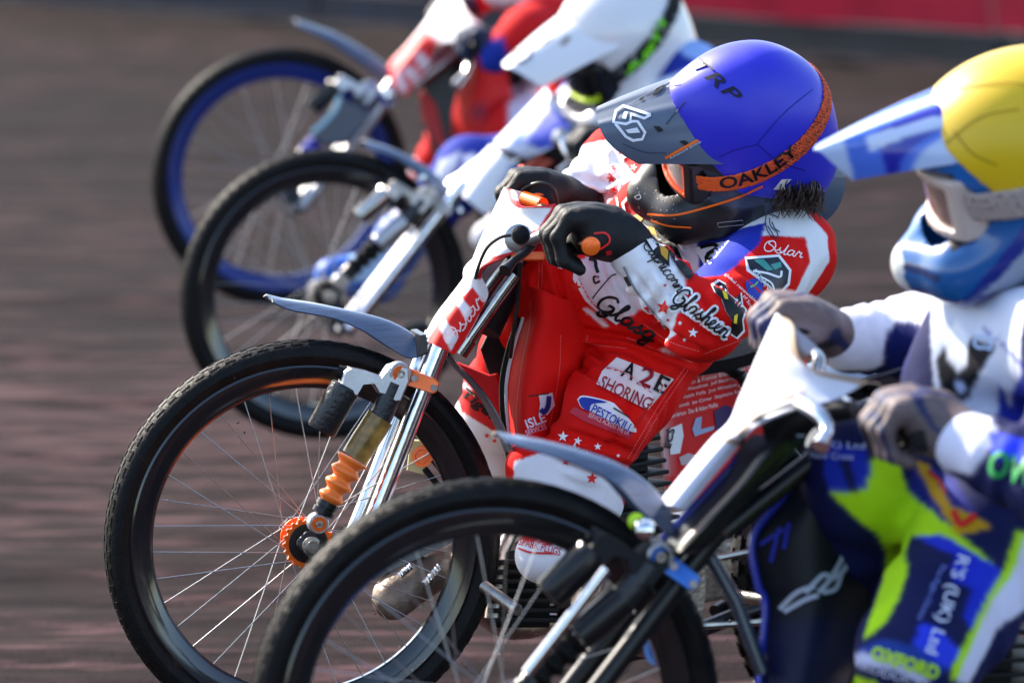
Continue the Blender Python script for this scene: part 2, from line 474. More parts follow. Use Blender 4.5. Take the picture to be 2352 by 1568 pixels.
def stroke(pts, w, sub=6):
    c = catmull(np.array(pts, float), sub) if sub > 1 else np.array(pts, float); t = np.gradient(c, axis=0); t /= np.linalg.norm(t, axis=1, keepdims=True) + 1e-9
    n = np.stack([t[:, 1], -t[:, 0]], 1) * w / 2; k = len(c)
    return [tuple(q) for q in np.concatenate([c + n, c - n])], [(i, i + 1, k + i + 1, k + i) for i in range(k - 1)]

# ================================================================== the track and its fence
def ground_mat():
    m = bpy.data.materials.new('raked shale'); m.use_nodes = True; nt = m.node_tree; N = nt.nodes; L = nt.links; b = N['Principled BSDF']
    tc = N.new('ShaderNodeTexCoord'); mp = N.new('ShaderNodeMapping'); mp.inputs['Rotation'].default_value = (0, 0, math.radians(-6)); mp.inputs['Scale'].default_value = (1.8, 7.0, 1)
    L.new(tc.outputs['Object'], mp.inputs['Vector'])
    n1 = N.new('ShaderNodeTexNoise'); n1.inputs['Scale'].default_value = 1.6; n1.inputs['Detail'].default_value = 9; n1.inputs['Roughness'].default_value = 0.62
    L.new(mp.outputs[0], n1.inputs['Vector'])
    n2 = N.new('ShaderNodeTexNoise'); n2.inputs['Scale'].default_value = 0.45; n2.inputs['Detail'].default_value = 3; L.new(tc.outputs['Object'], n2.inputs['Vector'])
    n3 = N.new('ShaderNodeTexNoise'); n3.inputs['Scale'].default_value = 60; n3.inputs['Detail'].default_value = 6; L.new(tc.outputs['Object'], n3.inputs['Vector'])
    r = N.new('ShaderNodeValToRGB'); e = r.color_ramp.elements
    e[0].position = 0.37; e[0].color = (0.0068, 0.0030, 0.0036, 1); e[1].position = 0.64; e[1].color = (0.088, 0.045, 0.049, 1)  # shale tones; the light end also paints in sunlit streaks
    x = r.color_ramp.elements.new(0.5); x.color = (0.0170, 0.0080, 0.0090, 1)
    a = N.new('ShaderNodeMath'); a.operation = 'MULTIPLY_ADD'; a.inputs[1].default_value = 0.30; L.new(n2.outputs['Fac'], a.inputs[0])
    s = N.new('ShaderNodeMath'); s.operation = 'SUBTRACT'; s.inputs[1].default_value = 0.15; L.new(n1.outputs['Fac'], s.inputs[0]); L.new(s.outputs[0], a.inputs[2])
    L.new(a.outputs[0], r.inputs[0])
    # base colour darkens with distance and towards the right, edge broken by noise
    sx = N.new('ShaderNodeSeparateXYZ'); L.new(tc.outputs['Object'], sx.inputs[0])
    wv = N.new('ShaderNodeMath'); wv.operation = 'MULTIPLY_ADD'; wv.inputs[1].default_value = 5.0; L.new(n2.outputs['Fac'], wv.inputs[0]); L.new(sx.outputs['Y'], wv.inputs[2])
    xx = N.new('ShaderNodeMath'); xx.operation = 'MULTIPLY_ADD'; xx.inputs[1].default_value = 2.2; L.new(sx.outputs['X'], xx.inputs[0]); L.new(wv.outputs[0], xx.inputs[2])
    dm = N.new('ShaderNodeMapRange'); dm.inputs[1].default_value = 13.0; dm.inputs[2].default_value = 21.0; dm.inputs[3].default_value = 1.0; dm.inputs[4].default_value = 0.42; L.new(xx.outputs[0], dm.inputs[0])
    sc = N.new('ShaderNodeVectorMath'); sc.operation = 'SCALE'; L.new(r.outputs[0], sc.inputs[0]); L.new(dm.outputs[0], sc.inputs['Scale']); L.new(sc.outputs[0], b.inputs['Base Color'])
    b.inputs['Roughness'].default_value = 0.92; b.inputs['Specular IOR Level'].default_value = 0.08
    ad = N.new('ShaderNodeMath'); ad.operation = 'MULTIPLY_ADD'; ad.inputs[1].default_value = 0.35; L.new(n3.outputs['Fac'], ad.inputs[0]); L.new(n1.outputs['Fac'], ad.inputs[2])
    bp = N.new('ShaderNodeBump'); bp.inputs['Strength'].default_value = 0.8; bp.inputs['Distance'].default_value = 0.03; L.new(ad.outputs[0], bp.inputs['Height']); L.new(bp.outputs[0], b.inputs['Normal'])
    return m
def build_ground():
    xs = np.concatenate([-np.geomspace(900, 5.2, 14), np.arange(-5, 5.01, 0.09), np.geomspace(5.2, 900, 14)])
    ys = np.concatenate([-np.geomspace(600, 3, 8), np.arange(0, 7.9, 0.8), np.arange(8, 34, 0.035), np.geomspace(34.2, 1500, 16)])
    X, Y = np.meshgrid(xs, ys, indexing='ij'); a = math.radians(6); U = X * math.cos(a) + Y * math.sin(a); V = -X * math.sin(a) + Y * math.cos(a)
    p = np.stack([U * 0.55, V * 2.6, 0 * U], -1).reshape(-1, 3)
    z = 0.011 * noise3(p, 2.2, 11) + 0.011 * noise3(p, 5.3, 12) + 0.008 * noise3(p, 9.0, 13)
    z = z.reshape(X.shape); fade = np.clip((35 - Y) / 3, 0, 1) * np.clip((Y - 7.5) / 1, 0, 1) * np.clip((6 - np.abs(X)) / 1, 0, 1)
    Z = -0.035 + z * fade
    n, k = X.shape; i, j = np.meshgrid(np.arange(n - 1), np.arange(k - 1), indexing='ij'); q = (i * k + j).ravel()
    o = mesh_obj('ground', np.stack([X, Y, Z], -1).reshape(-1, 3), np.stack([q, q + k, q + k + 1, q + 1], 1), ground_mat())
    o['kind'] = 'structure'; o['label'] = 'dark red brown shale speedway track with raked ruts'
build_ground()

def build_fence():
    A, B = G(120, 4), G(2250, 150); A[2] = B[2] = 0; d = (B - A) / np.linalg.norm(B - A); nrm = np.array([d[1], -d[0], 0])
    kb = mat('weathered dark boards', (0.018, 0.019, 0.025), 0.7, bump=0.5, bscale=20, vary=0.4, vscale=4)
    nb = mat('weathered navy boards', lin((34, 38, 58)), 0.7, bump=0.5, bscale=20, vary=0.4, vscale=4)
    navy = mat('navy fence cover', lin((34, 40, 66)), 0.6, vary=0.35, vscale=2.5, bump=0.3, bscale=6)
    red = mat('red fence cover', lin((196, 30, 62)), 0.5, vary=0.25, vscale=2.5, bump=0.3, bscale=6)
    root = thing('safety_fence', 'inflated trackside safety fence, navy then red covers above a dark kickboard', 'fence', A)
    Wd = 2.5; s0 = -9.0
    split = float((G(1560, 90) - A) @ d)
    s = split - Wd * 7
    k = 0
    while s < split + Wd * 8 - 0.01:
        c0, c1 = A + d * s, A + d * (s + Wd - 0.03)
        MB().prism([c0 - nrm * 0, c1, c1 + np.array([0, 0, 0.16]), c0 + np.array([0, 0, 0.16])], nrm * -0.05, 0.006).build('kickboard', kb if s >= split - 0.01 else nb, root, False)
        # bulging cover
        rows = []
        for t in np.linspace(0, 1, 6):
            z = 0.18 + 1.0 * t; bulge = 0.16 * math.sin(math.pi * (0.1 + 0.8 * t))
            rows.append([c0 + (c1 - c0) * u + np.array([0, 0, z + 0.01 * math.sin(9 * u + k)]) + nrm * (bulge * (0.6 + 0.4 * math.sin(math.pi * u))) for u in np.linspace(0, 1, 5)])
        sheet('fence_cover', rows, red if s >= split - 0.01 else navy, root, 0.02, (3, 4), wav=0.006)
        MB().tube([c0 - nrm * 0.12, c0 - nrm * 0.12 + np.array([0, 0, 1.4])], 0.03).build('post', M['steel'], root)
        s += Wd; k += 1
build_fence()

# ================================================================== motorcycles
PSI3 = math.radians(13)
def basis(psi):
    t = np.array([math.cos(psi), math.sin(psi), 0]); n = np.array([math.sin(psi), -math.cos(psi), 0]); return t, n, np.array([0, 0, 1.0])
HUB3 = W(697, 1238, 0, D3)
def tyre(mb, hub, n, R, Rr, hw, knobs, kh):
    prof = []
    for a in np.linspace(-2.45, 2.45, 19):
        rc = (R - Rr) * 0.56
        prof.append((hw * math.sin(a) * (1.0 if abs(a) < 1.7 else 0.92), R - rc + rc * math.cos(a)))
    mb.lathe(hub, n, prof, 96)
    u = np.cross(n, [0, 0, 1.0]); u /= np.linalg.norm(u); w = np.cross(n, u)
    for row, (ang, wd) in enumerate(((-0.52, 0.13), (-0.17, 0.13), (0.17, 0.13), (0.52, 0.13))):
        rc = (R - Rr) * 0.56; ax = hw * math.sin(ang); rr = R - rc + rc * math.cos(ang)
        for k in range(knobs):
            t = 2 * math.pi * (k + 0.5 * (row % 2)) / knobs
            rad = math.cos(t) * u + math.sin(t) * w; tan = -math.sin(t) * u + math.cos(t) * w
            nr = rad * math.cos(ang) + n * math.sin(ang); sd = n * math.cos(ang) - rad * math.sin(ang)
            c = hub + n * ax + rad * rr + nr * (kh * 0.5 - 0.002)
            mb.box(c, (tan * (math.pi * R / knobs * 0.62), sd * hw * wd, nr * kh * 0.5))
def wheel(root, hub, t, n, up, R=0.36, Rr=0.318, hw=0.034, rim='rimblack', nsp=36, hubm='alu', name='front_wheel', knobs=72, kh=0.0035, label=None):
    hub = np.asarray(hub)
    r = Rr; rm = MB().lathe(hub, n, [(-0.020, r), (-0.022, r - 0.004), (-0.019, r - 0.016), (-0.012, r - 0.036), (-0.006, r - 0.043), (0.006, r - 0.043), (0.012, r - 0.036), (0.019, r - 0.016), (0.022, r - 0.004), (0.020, r)], 96)
    F = rm.f[:-2]; rm.f = F + [(9 * 96 + k, 9 * 96 + (k + 1) % 96, (k + 1) % 96, k) for k in range(96)]
    wh = rm.build(name, M[rim], root, label=label)
    mb = MB(); tyre(mb, hub, n, R, Rr, hw, knobs, kh); mb.f = [f for f in mb.f if len(f) < 20]; mb.build('tyre', M['rubber'], wh)
    MB().lathe(hub, n, [(-0.052, 0.012), (-0.05, 0.02), (-0.036, 0.021), (-0.036, 0.036), (-0.030, 0.036), (-0.028, 0.018), (0.028, 0.018), (0.030, 0.036), (0.036, 0.036), (0.036, 0.021), (0.05, 0.02), (0.052, 0.012)], 32).build('hub', M[hubm], wh)
    # spokes share one mesh
    Ls = r - 0.043
    sp = MB().tube([(0, 0, 0), (1, 0, 0)], 1.0, 6).build('spoke', M['spoke'], wh); me = sp.data
    u = np.array(t); w = np.array(up)
    for k in range(nsp):
        side = 1 if k % 2 else -1; a = 2 * math.pi * k / nsp + 0.05; ch = 0.62 * (1 if (k // 2) % 2 else -1)
        p0 = hub + n * side * 0.033 + 0.034 * (math.cos(a + ch * 1.6) * u + math.sin(a + ch * 1.6) * w)
        p1 = hub + n * side * 0.004 + Ls * (math.cos(a) * u + math.sin(a) * w)
        d = Vector(p1 - p0); q = d.to_track_quat('X', 'Z').to_matrix().to_4x4()
        mw = Matrix.Translation(Vector(p0)) @ q @ Matrix.Diagonal((d.length, 0.00105, 0.00105, 1))
        if k == 0: o = sp; o.matrix_basis = mw; WORLDM[o.name] = mw
        else: o = link(bpy.data.objects.new('spoke', me), wh, mw)
    return wh
def bike_T(hub, psi, rho):
    "moves the red bike's front end onto another hub, swung by rho in the wheel's plane"
    t, n, up = basis(PSI3)
    A = np.stack([t, n, up], 1); t2, n2, u2 = basis(psi); B = np.stack([t2, n2, u2], 1)
    c, s = math.cos(rho), math.sin(rho); Rr = np.array([[c, 0, s], [0, 1, 0], [-s, 0, c]])
    Q = B @ Rr @ A.T
    return lambda p: hub + Q @ (np.asarray(p) - HUB3)

def cover_sheet(name, rows, psi, base, painter, parent, wide, bulge=0.03, far=1.0, m='vinyl', sub=(4, 5), wav=0.0025):
    "cloth plate round bars and forks: rows of (nose, near edge, depth of near edge[, mid])"
    t, n, up = basis(psi); grid = []
    for r in rows:
        N, E, dd = np.array(r[0], float), np.array(r[1], float), r[2]; w = 0.085 if dd > -0.18 else 0.10
        kf = 0.20 if dd > -0.18 else 0.14
        K = N + (E - N) * kf; mid = K + (E - K) * 0.5
        if len(r) > 3: mid = np.array(r[3], float)
        P = lambda q, d: W(q[0], q[1], d, base)
        grid.append([P(E, dd), P(mid, (dd - w) * 0.5 - 0.012), P(K, -w), P(N, 0.0), P(N + (-4, -4), w * 0.9), P(N + (E - N) * 0.5 + (-24, -10), w + 0.05)])
    return sheet(name, grid, M[m], parent, 0.004, sub, painter, wav=wav)
def guard_sheet(name, crest, near, base, psi, m, parent, dn=-0.05):
    t, n, up = basis(psi); c = catmull(np.array(crest, float), 6); e = catmull(np.array(near, float), 6)
    k = 18; c = np.stack([np.interp(np.linspace(0, 1, k), np.linspace(0, 1, len(c)), c[:, i]) for i in (0, 1)], 1)
    e = np.stack([np.interp(np.linspace(0, 1, k), np.linspace(0, 1, len(e)), e[:, i]) for i in (0, 1)], 1)
    grid = []
    for a, b in zip(c, e):
        P = W(a[0], a[1], 0.0, base); Q = W(b[0], b[1], dn, base); f = Q - P; mir = f - 2 * (f @ n) * n
        grid.append([Q, P + f * 0.5 + up * 0.006, P, P + mir * 0.5 + up * 0.006, P + mir])
    return sheet(name, grid, M[m], parent, 0.003, (1, 3))

def front_end(root, T, c):
    "fork, link, damper and their clamps, traced on the red bike and carried over"
    P = lambda x, y, d=0.0: T(W(x, y, d, D3))
    n = T(HUB3 + basis(PSI3)[1]) - T(HUB3); hub = T(HUB3); t = T(HUB3 + basis(PSI3)[0]) - hub; up = np.cross(t, n); up = up if up[2] > 0 else -up
    an = M[c['an']]
    for sd in (-0.085, 0.105):
        dx = 0 if sd < 0 else -26; dy = 0 if sd < 0 else -12
        q = lambda x, y: P(x + dx, y + dy, sd)
        MB().tube([q(800, 1335), q(868, 1166), q(1008, 806), q(1022, 778)], 0.0165, 18).build('fork_leg', M[c['fork']], root)
        MB().tube([P(1030 + dx, 776 + dy, sd * 0.7), P(1078 + dx, 708 + dy, sd * 0.6), P(1162 + dx, 592 + dy, sd * 0.6)], 0.0165, 18).build('fork_tube', M[c['fork2']], root)
        if c.get('brace', True): MB().tube([q(1062, 800), q(1078, 776), q(1182, 630)], 0.0125, 14).build('fork_brace', M[c['fork2']], root)
        if c.get('brace', True): sp = MB().lathe(q(1068, 790), q(1182, 630) - q(1062, 800), [(-0.02, 0.013), (-0.02, 0.0165), (0.012, 0.0165), (0.012, 0.013)], 16).build('brace_collar', M['darkchrome'], root)
        # leading link
        a, b = hub + n * (-sd) * 0.80, q(800, 1335); ax = b - a; ax /= np.linalg.norm(ax); pr = np.cross(ax, n)
        o = [a - ax * 0.026 + pr * 0.012, a - ax * 0.02 + pr * 0.02, a + ax * 0.03 + pr * 0.022, b + pr * 0.02, b + ax * 0.02, b - pr * 0.02, a + ax * 0.03 - pr * 0.022, a - ax * 0.02 - pr * 0.02, a - ax * 0.026 - pr * 0.012]
        lk = MB().prism(o, n * (0.010 if sd < 0 else -0.010), 0.002).build('link_arm', M['black'], root)
        MB().lathe(a + n * (0.008 if sd < 0 else -0.008), n * (1 if sd < 0 else -1), [(0, 0.017), (0.004, 0.017), (0.005, 0.011), (0.012, 0.011), (0.012, 0.005), (0.015, 0.005)], 6 * 3).build('axle_nut', M['steel'], lk)
    # toothed flange on the hub
    MB().lathe(hub + n * 0.040, n, [(0, 0.030), (0, 0.0465), (0.007, 0.0465), (0.007, 0.030)], 80, teeth=((1, 2), 0.11, 4)).build('hub_flange', an, root)
    MB().lathe(hub + n * 0.047, n, [(0, 0.036), (0.003, 0.034), (0.004, 0.02)], 32).build('flange_cover', M['black'], root)
    # damper on the near side
    d = -0.125; ax = lambda a, b: (b - a) / np.linalg.norm(b - a)
    top, low = P(916, 856, d), P(729, 1200, d); A = ax(top, low)
    s = MB().tube([P(908, 880, d), P(868, 972, d)], 0.0205, 20).build('damper_body', M['speckled'], root)
    MB().lathe(P(874, 958, d), ax(P(874, 958, d), P(806, 1062, d)), [(0, 0.023), (0, 0.0255), (0.05, 0.0260), (0.085, 0.0245), (0.085, 0.02)], 20).build('damper_sleeve', M[c.get('sleeve', 'amber')], root)
    L0, L1 = P(810, 1054, d), P(752, 1156, d); Lg = np.linalg.norm(L1 - L0); prof = []
    for k in range(37):
        h = k / 36; prof.append((h * Lg, 0.0255 - 0.007 * h + 0.0045 * math.sin(6.283 * 3.6 * h + 1.2)))
    bl = MB().lathe(L0, L1 - L0, prof, 24).build('damper_bellows', M[c['bellows']], root, flatang=False)
    MB().lathe(P(755, 1152, d), A, [(0, 0.016), (0, 0.020), (0.010, 0.0205), (0.011, 0.018), (0.014, 0.018), (0.015, 0.0205), (0.024, 0.020), (0.024, 0.014)], 20).build('damper_collar', M['black'], root)
    for nm, c0, r in (('top_eye', P(916, 856, d), 0.0205), ('lower_eye', low, 0.0185)):
        e = MB().lathe(c0 - n * 0.012, n, [(0, r * 0.8), (0.002, r), (0.026, r), (0.028, r * 0.9)], 28).build(nm, M['alu'], root)
        MB().lathe(c0 + n * 0.015, n, [(0, r * 0.72), (0.003, r * 0.72), (0.003, r * 0.4)], 24).build('bush', an, e)
        MB().lathe(c0 + n * 0.017, n, [(0, r * 0.36), (0.004, r * 0.36), (0.004, r * 0.15), (0.001, r * 0.15)], 6 * 3).build('bolt', M['steel'], e)
    # bridge to the gas bottle: cast bow
    nn = n * 0.019
    out = [(786, 850), (800, 842), (840, 851), (872, 862), (893, 838), (915, 832), (934, 845), (936, 872), (925, 898), (917, 918), (905, 919), (893, 905), (868, 902), (852, 878), (826, 880), (812, 906), (778, 886)]
    MB().prism([P(x, y, d) - nn for x, y in out], nn * 2, 0.003).build('damper_bridge', M[c.get('bridge', 'alu')], root)
    MB().tube([P(797, 858, d), P(776, 853, d)], 0.0125, 18).build('adjuster_knob', M['blackmatt'], root)
    r0, r1 = P(795, 886, d), P(736, 990, d)
    MB().lathe(r0, r1 - r0, [(0, 0.024), (0.004, 0.0275), (np.linalg.norm(r1 - r0) - 0.005, 0.0275), (np.linalg.norm(r1 - r0), 0.0245)], 28).build('gas_bottle', M[c.get('bottle', 'speckled')], root)
    # clamp on the fork
    cp = [(936, 852), (940, 846), (1004, 872), (1011, 880), (1004, 900), (994, 905), (932, 884)]
    cl = MB().prism([P(x, y, -0.125) for x, y in cp], -n * 0.05, 0.003).build('damper_clamp', an, root)
    for x, y in ((951, 868), (996, 890)):
        MB().lathe(P(x, y, -0.127), n, [(0, 0.006), (0.003, 0.006), (0.003, 0.003), (0.001, 0.003)], 12).build('bolt', M['alu'], cl)

def rear_half(root, head, phi, c, zr=0.335):
    "frame, engine, tank, seat and rear wheel, from the steering head back"
    t, n, up = basis(phi); g = np.array([head[0], head[1], 0])
    L = lambda a, b, z: g + t * a - n * b + up * z            # b > 0 is the far side
    zh = head[2]
    f = MB(); f.tube([L(0.02, 0, zh - 0.06), L(0.0, 0, zh + 0.05)], 0.024); f.tube([L(0, 0, zh + 0.08), L(0.2, 0, zh - 0.02), L(0.5, 0, 0.80), L(0.62, 0, 0.74)], 0.017, sub=4)
    f.tube([L(0, 0, zh), L(0.08, 0, 0.6), L(0.14, 0, 0.33), L(0.3, 0, 0.24), L(0.62, 0, 0.27)], 0.016, sub=4)
    for s in (-1, 1):
        f.tube([L(0.60, 0.03 * s, 0.74), L(0.72, 0.09 * s, 0.55), L(0.98, 0.11 * s, zr)], 0.012, sub=3); f.tube([L(0.6, 0.03 * s, 0.28), L(0.98, 0.11 * s, zr)], 0.012)
    f.build('frame', M['black'], root)
    e = MB(); e.lathe(L(0.34, -0.07, 0.36), -n, [(0, 0.02), (0, 0.115), (0.02, 0.125), (0.12, 0.125), (0.14, 0.11), (0.14, 0.02)], 28)
    e.box(L(0.46, 0, 0.40), (t * 0.09, n * 0.05, up * 0.08), 0.01)
    eng = e.build('engine', M['steel'], root)
    fn = MB()
    for k in range(9): fn.box(L(0.285 - 0.006 * k, 0, 0.50 + k * 0.022), (t * (0.085 - 0.002 * k), n * 0.078, up * 0.004), 0.002)
    fn.box(L(0.26, 0, 0.59), (t * 0.05, n * 0.05, up * 0.11)); fn.build('cooling_fins', M['blackmatt'], eng)
    MB().tube([L(0.19, 0.02, 0.62), L(0.08, 0.10, 0.55), L(0.05, 0.16, 0.40), L(0.20, 0.19, 0.28), L(0.5, 0.19, 0.30)], 0.022, 14, sub=5).build('exhaust_pipe', M['steel'], root)
    MB().tube([L(0.5, 0.19, 0.30), L(0.55, 0.19, 0.31), L(0.9, 0.2, 0.36)], [0.03, 0.05, 0.05], 18).build('exhaust_silencer', M['steel'], root)
    tk = Field(L(0.05, 0, zh) - 0.35, L(0.4, 0, zh) + 0.35, 0.012)
    tk.cone(L(0.12, 0, zh + 0.0), L(0.36, 0, zh - 0.06), 0.075, 0.06, 0.02); V, F = tk.mesh()
    mesh_obj('fuel_tank', V, F, M['black'], root)
    seat = [[L(0.42 + 0.30 * i, 0.10 * s * (0.8 + 0.4 * i), 0.80 + 0.05 * i * i - 0.03 * s * s) for s in (-1, -0.5, 0, 0.5, 1)] for i in np.linspace(0, 1, 5)]
    sheet('seat', seat, M['blackmatt'], root, 0.03, (3, 3))
    arc = [[L(0.98, 0, zr) + (t * math.cos(a) + up * math.sin(a)) * (0.40 - 0.02 * s * s) - n * 0.09 * s for s in (-1, -0.5, 0, 0.5, 1)] for a in np.linspace(0.1, 2.2, 9)]
    sheet('rear_mudguard', arc, M[c['guard']], root, 0.004, (2, 3))
    wheel(root, L(0.98, 0, zr), t, n, up, 0.335, 0.285, 0.05, c.get('rim', 'rimblack'), 36, 'alu', 'rear_wheel', 44, 0.010)
    MB().tube([L(0.40, -0.16, 0.36), L(0.40, -0.30, 0.36)], 0.012, 12).build('footpeg', M['steel'], root)
    MB().tube([L(0.46, 0.16, 0.36), L(0.46, 0.28, 0.36)], 0.012, 12).build('footpeg', M['steel'], root)
    ch = MB(); ch.tube([L(0.36, -0.125, 0.42), L(0.98, -0.125, zr + 0.09), L(1.07, -0.125, zr), L(0.98, -0.125, zr - 0.09), L(0.36, -0.125, 0.30), L(0.29, -0.125, 0.36), L(0.36, -0.125, 0.42)], 0.007, 8); ch.build('chain', M['steel'], root)
    MB().lathe(L(0.98, -0.12, zr), n, [(0, 0.02), (0, 0.10), (0.008, 0.10), (0.008, 0.02)], 80, teeth=((1, 2), 0.06, 4)).build('rear_sprocket', M['alu'], root)
    return L

def handlebars(root, gl, gr, mid, c, gripl='orange'):
    "gl, gr: grip ends; mid: clamp above the forks"
    gl, gr, mid = map(np.asarray, (gl, gr, mid)); d = (gr - gl); d = d / np.linalg.norm(d)
    il, ir = gl + d * 0.15, gr - d * 0.15
    MB().tube([gl, il, il + d * 0.06 + (mid - il) * 0.12, mid - d * 0.09, mid + d * 0.09, ir - d * 0.06 + (mid - ir) * 0.12, ir, gr], 0.011, 12, sub=4).build('handlebar', M['darkchrome'], root)
    for a, b in ((gl, il), (gr, ir)):
        q = (b - a) / np.linalg.norm(b - a)
        g = MB().lathe(a - q * 0.004, q, [(0, 0.013), (0.001, 0.0165), (0.010, 0.0168), (0.012, 0.0155), (0.125, 0.0155), (0.128, 0.021), (0.133, 0.021), (0.134, 0.012)], 20).build('grip', M[c['grip']], root)
    return d

# ------------------------------------------------------------------ the red bike in focus
RED = (226, 15, 10); WHT = (236, 236, 242)
BK = {}
def start_bike(key, hub, psi, rho, label, c, base_d):
    T = bike_T(hub, psi, rho); t, n, up = basis(psi)
    root = thing('speedway_motorcycle', label, 'motorcycle', (hub[0] + 0.5, hub[1] + 0.3, 0), 'speedway motorcycles racing side by side')
    cr, sr = math.cos(rho), math.sin(rho)
    wheel(root, hub, t, n, up, 0.36, 0.318, 0.034, c['rim'], 36, c['hubm'], 'front_wheel', 72, 0.0032)
    front_end(root, T, c)
    head = T(W(1185, 640, 0.06)); BK[key] = dict(root=root, T=T, head=head, psi=psi, D=base_d, hub=hub)
    return root, T, head
c3 = dict(fork='chrome', fork2='darkchrome', an='orange', bellows='orangerub', grip='orange', guard='carbon', rim='rimblack', hubm='orange')
r3, T3, head3 = start_bike(3, HUB3, PSI3, 0.0, 'red and white motorcycle in sharp focus with orange damper and carbon front mudguard', c3, D3)
L3 = rear_half(r3, head3, math.radians(48), c3)
GL3, GR3 = W(1357, 565, -0.37), W(1212, 452, 0.40)
handlebars(r3, GL3, GR3, W(1245, 540, 0.03), c3)
cov3_paint = px_painter(WHT, [
    ([(1090, 655), (1124, 668), (1110, 705), (1080, 760), (1045, 822), (1020, 812), (984, 792), (984, 776), (1010, 740), (1050, 694)], RED),  # red stops short of the nose: bare white paints in its sunlit strip
    ([(1046, 694), (1058, 680), (1085, 714), (1072, 736)], WHT), ([(1008, 750), (1020, 730), (1052, 775), (1036, 806)], WHT),
    ([(1085, 640), (1112, 655), (1124, 676), (1112, 694), (1086, 660)], WHT),
    ([(1160, 428), (1172, 428), (1178, 454), (1190, 462), (1280, 458), (1290, 480), (1244, 534), (1232, 532), (1266, 478), (1190, 478), (1172, 468)], (214, 40, 52)),
    ([(1238, 530), (1195, 590), (1140, 604), (1116, 622), (1104, 642), (1094, 640), (1104, 612), (1132, 590), (1190, 574), (1226, 528)], (205, 30, 40)),
])
cover3 = cover_sheet('number_cover', [((1168, 436), (1277, 468), -0.20, (1200, 474)), ((1138, 495), (1250, 515), -0.19), ((1108, 556), (1213, 560), -0.185), ((1090, 597), (1160, 592), -0.15),
    ((1078, 630), (1108, 624), -0.12), ((1060, 656), (1121, 672), -0.10), ((1037, 687), (1102, 718), -0.10), ((1005, 730), (1078, 764), -0.10), ((977, 781), (1044, 815), -0.10)], PSI3, D3, cov3_paint, r3, 0.2, 0.012, sub=(22, 24))
guard_sheet('front_mudguard', [(620, 688), (679, 692), (766, 706), (878, 732), (940, 762), (972, 786)], [(626, 694), (670, 713), (766, 731), (835, 760), (891, 796), (936, 822), (962, 818)], D3, PSI3, 'carbon', r3, -0.045)
guard_sheet('mudguard_flap', [(1021, 818), (1095, 892), (1150, 978), (1180, 1056)], [(1050, 838), (1122, 918), (1160, 990), (1182, 1050)], D3, PSI3, 'carbondk', r3, -0.04)
MB().prism([W(x, y, -0.05) for x, y in ((966, 770), (980, 768), (984, 812), (958, 822))], basis(PSI3)[1] * -0.09, 0.003).build('mudguard_bracket', M['black'], r3)
pan3 = sheet('side_panel', [[W(l[0], l[1], 0.06), W(l[0] * 0.6 + r[0] * 0.4, l[1] * 0.6 + r[1] * 0.4, -0.03), W(r[0], r[1], 0.02), W(r[0] + 60, r[1], 0.16)] for l, r in
    (((1203, 652), (1308, 690)), ((1206, 714), (1312, 760)), ((1180, 801), (1306, 810)), ((1166, 866), (1300, 860)), ((1164, 920), (1286, 930)), ((1171, 1000), (1268, 1000)), ((1188, 1098), (1240, 1100)))],
    M['suit_clean'], r3, 0.005, (6, 6), px_painter(RED, []), wav=0.002)
edge = [W(x, y, dd) for x, y, dd in ((1203, 652, 0.052), (1206, 714, 0.052), (1180, 801, 0.052), (1166, 866, 0.052), (1164, 920, 0.052), (1171, 1000, 0.052), (1188, 1098, 0.052))]
MB().tube(edge, 0.0042, 8, sub=5).build('panel_piping', M['white'], r3)
MB().tube([e + np.array([-0.007, 0.01, 0]) for e in edge], 0.007, 8, sub=5).build('panel_binding', M['blackmatt'], r3)
MB().prism([W(x, y, 0.14) for x, y in ((1100, 800), (1150, 700), (1206, 650), (1215, 720), (1190, 810), (1172, 900), (1180, 1060), (1150, 960), (1120, 860))], (0.01, 0.02, 0), 0.004).build('dark_infill', M['blackmatt'], r3)  # added black plate, stands in for the dark opening between fork and panel
MB().prism([W(x, y, 0.115) for x, y in ((1046, 832), (1120, 862), (1138, 858), (1152, 900), (1164, 960), (1180, 1060), (1150, 990), (1105, 905))], (0.005, 0.012, 0), 0.002).build('shroud_lining', flat((214, 26, 30), 0.6), r3)
rp = [[W(1578, 850, 0.42), W(1650, 830, 0.50), W(1740, 814, 0.60), W(1850, 800, 0.72)], [W(1521, 926, 0.40), W(1640, 930, 0.50), W(1740, 935, 0.60), W(1850, 940, 0.72)],
      [W(1522, 1040, 0.40), W(1640, 1040, 0.50), W(1740, 1040, 0.60), W(1850, 1045, 0.72)], [W(1532, 1150, 0.42), W(1640, 1150, 0.5), W(1740, 1150, 0.6), W(1850, 1150, 0.72)]]
rear3 = sheet('rear_panel', rp, M['vinyl'], r3, 0.006, (8, 8), px_painter((208, 14, 20), [([(1560, 835), (1760, 795), (1765, 822), (1575, 858)], WHT), ([(1500, 960), (1521, 900), (1526, 930), (1530, 1160), (1520, 1160)], (200, 200, 205))]))
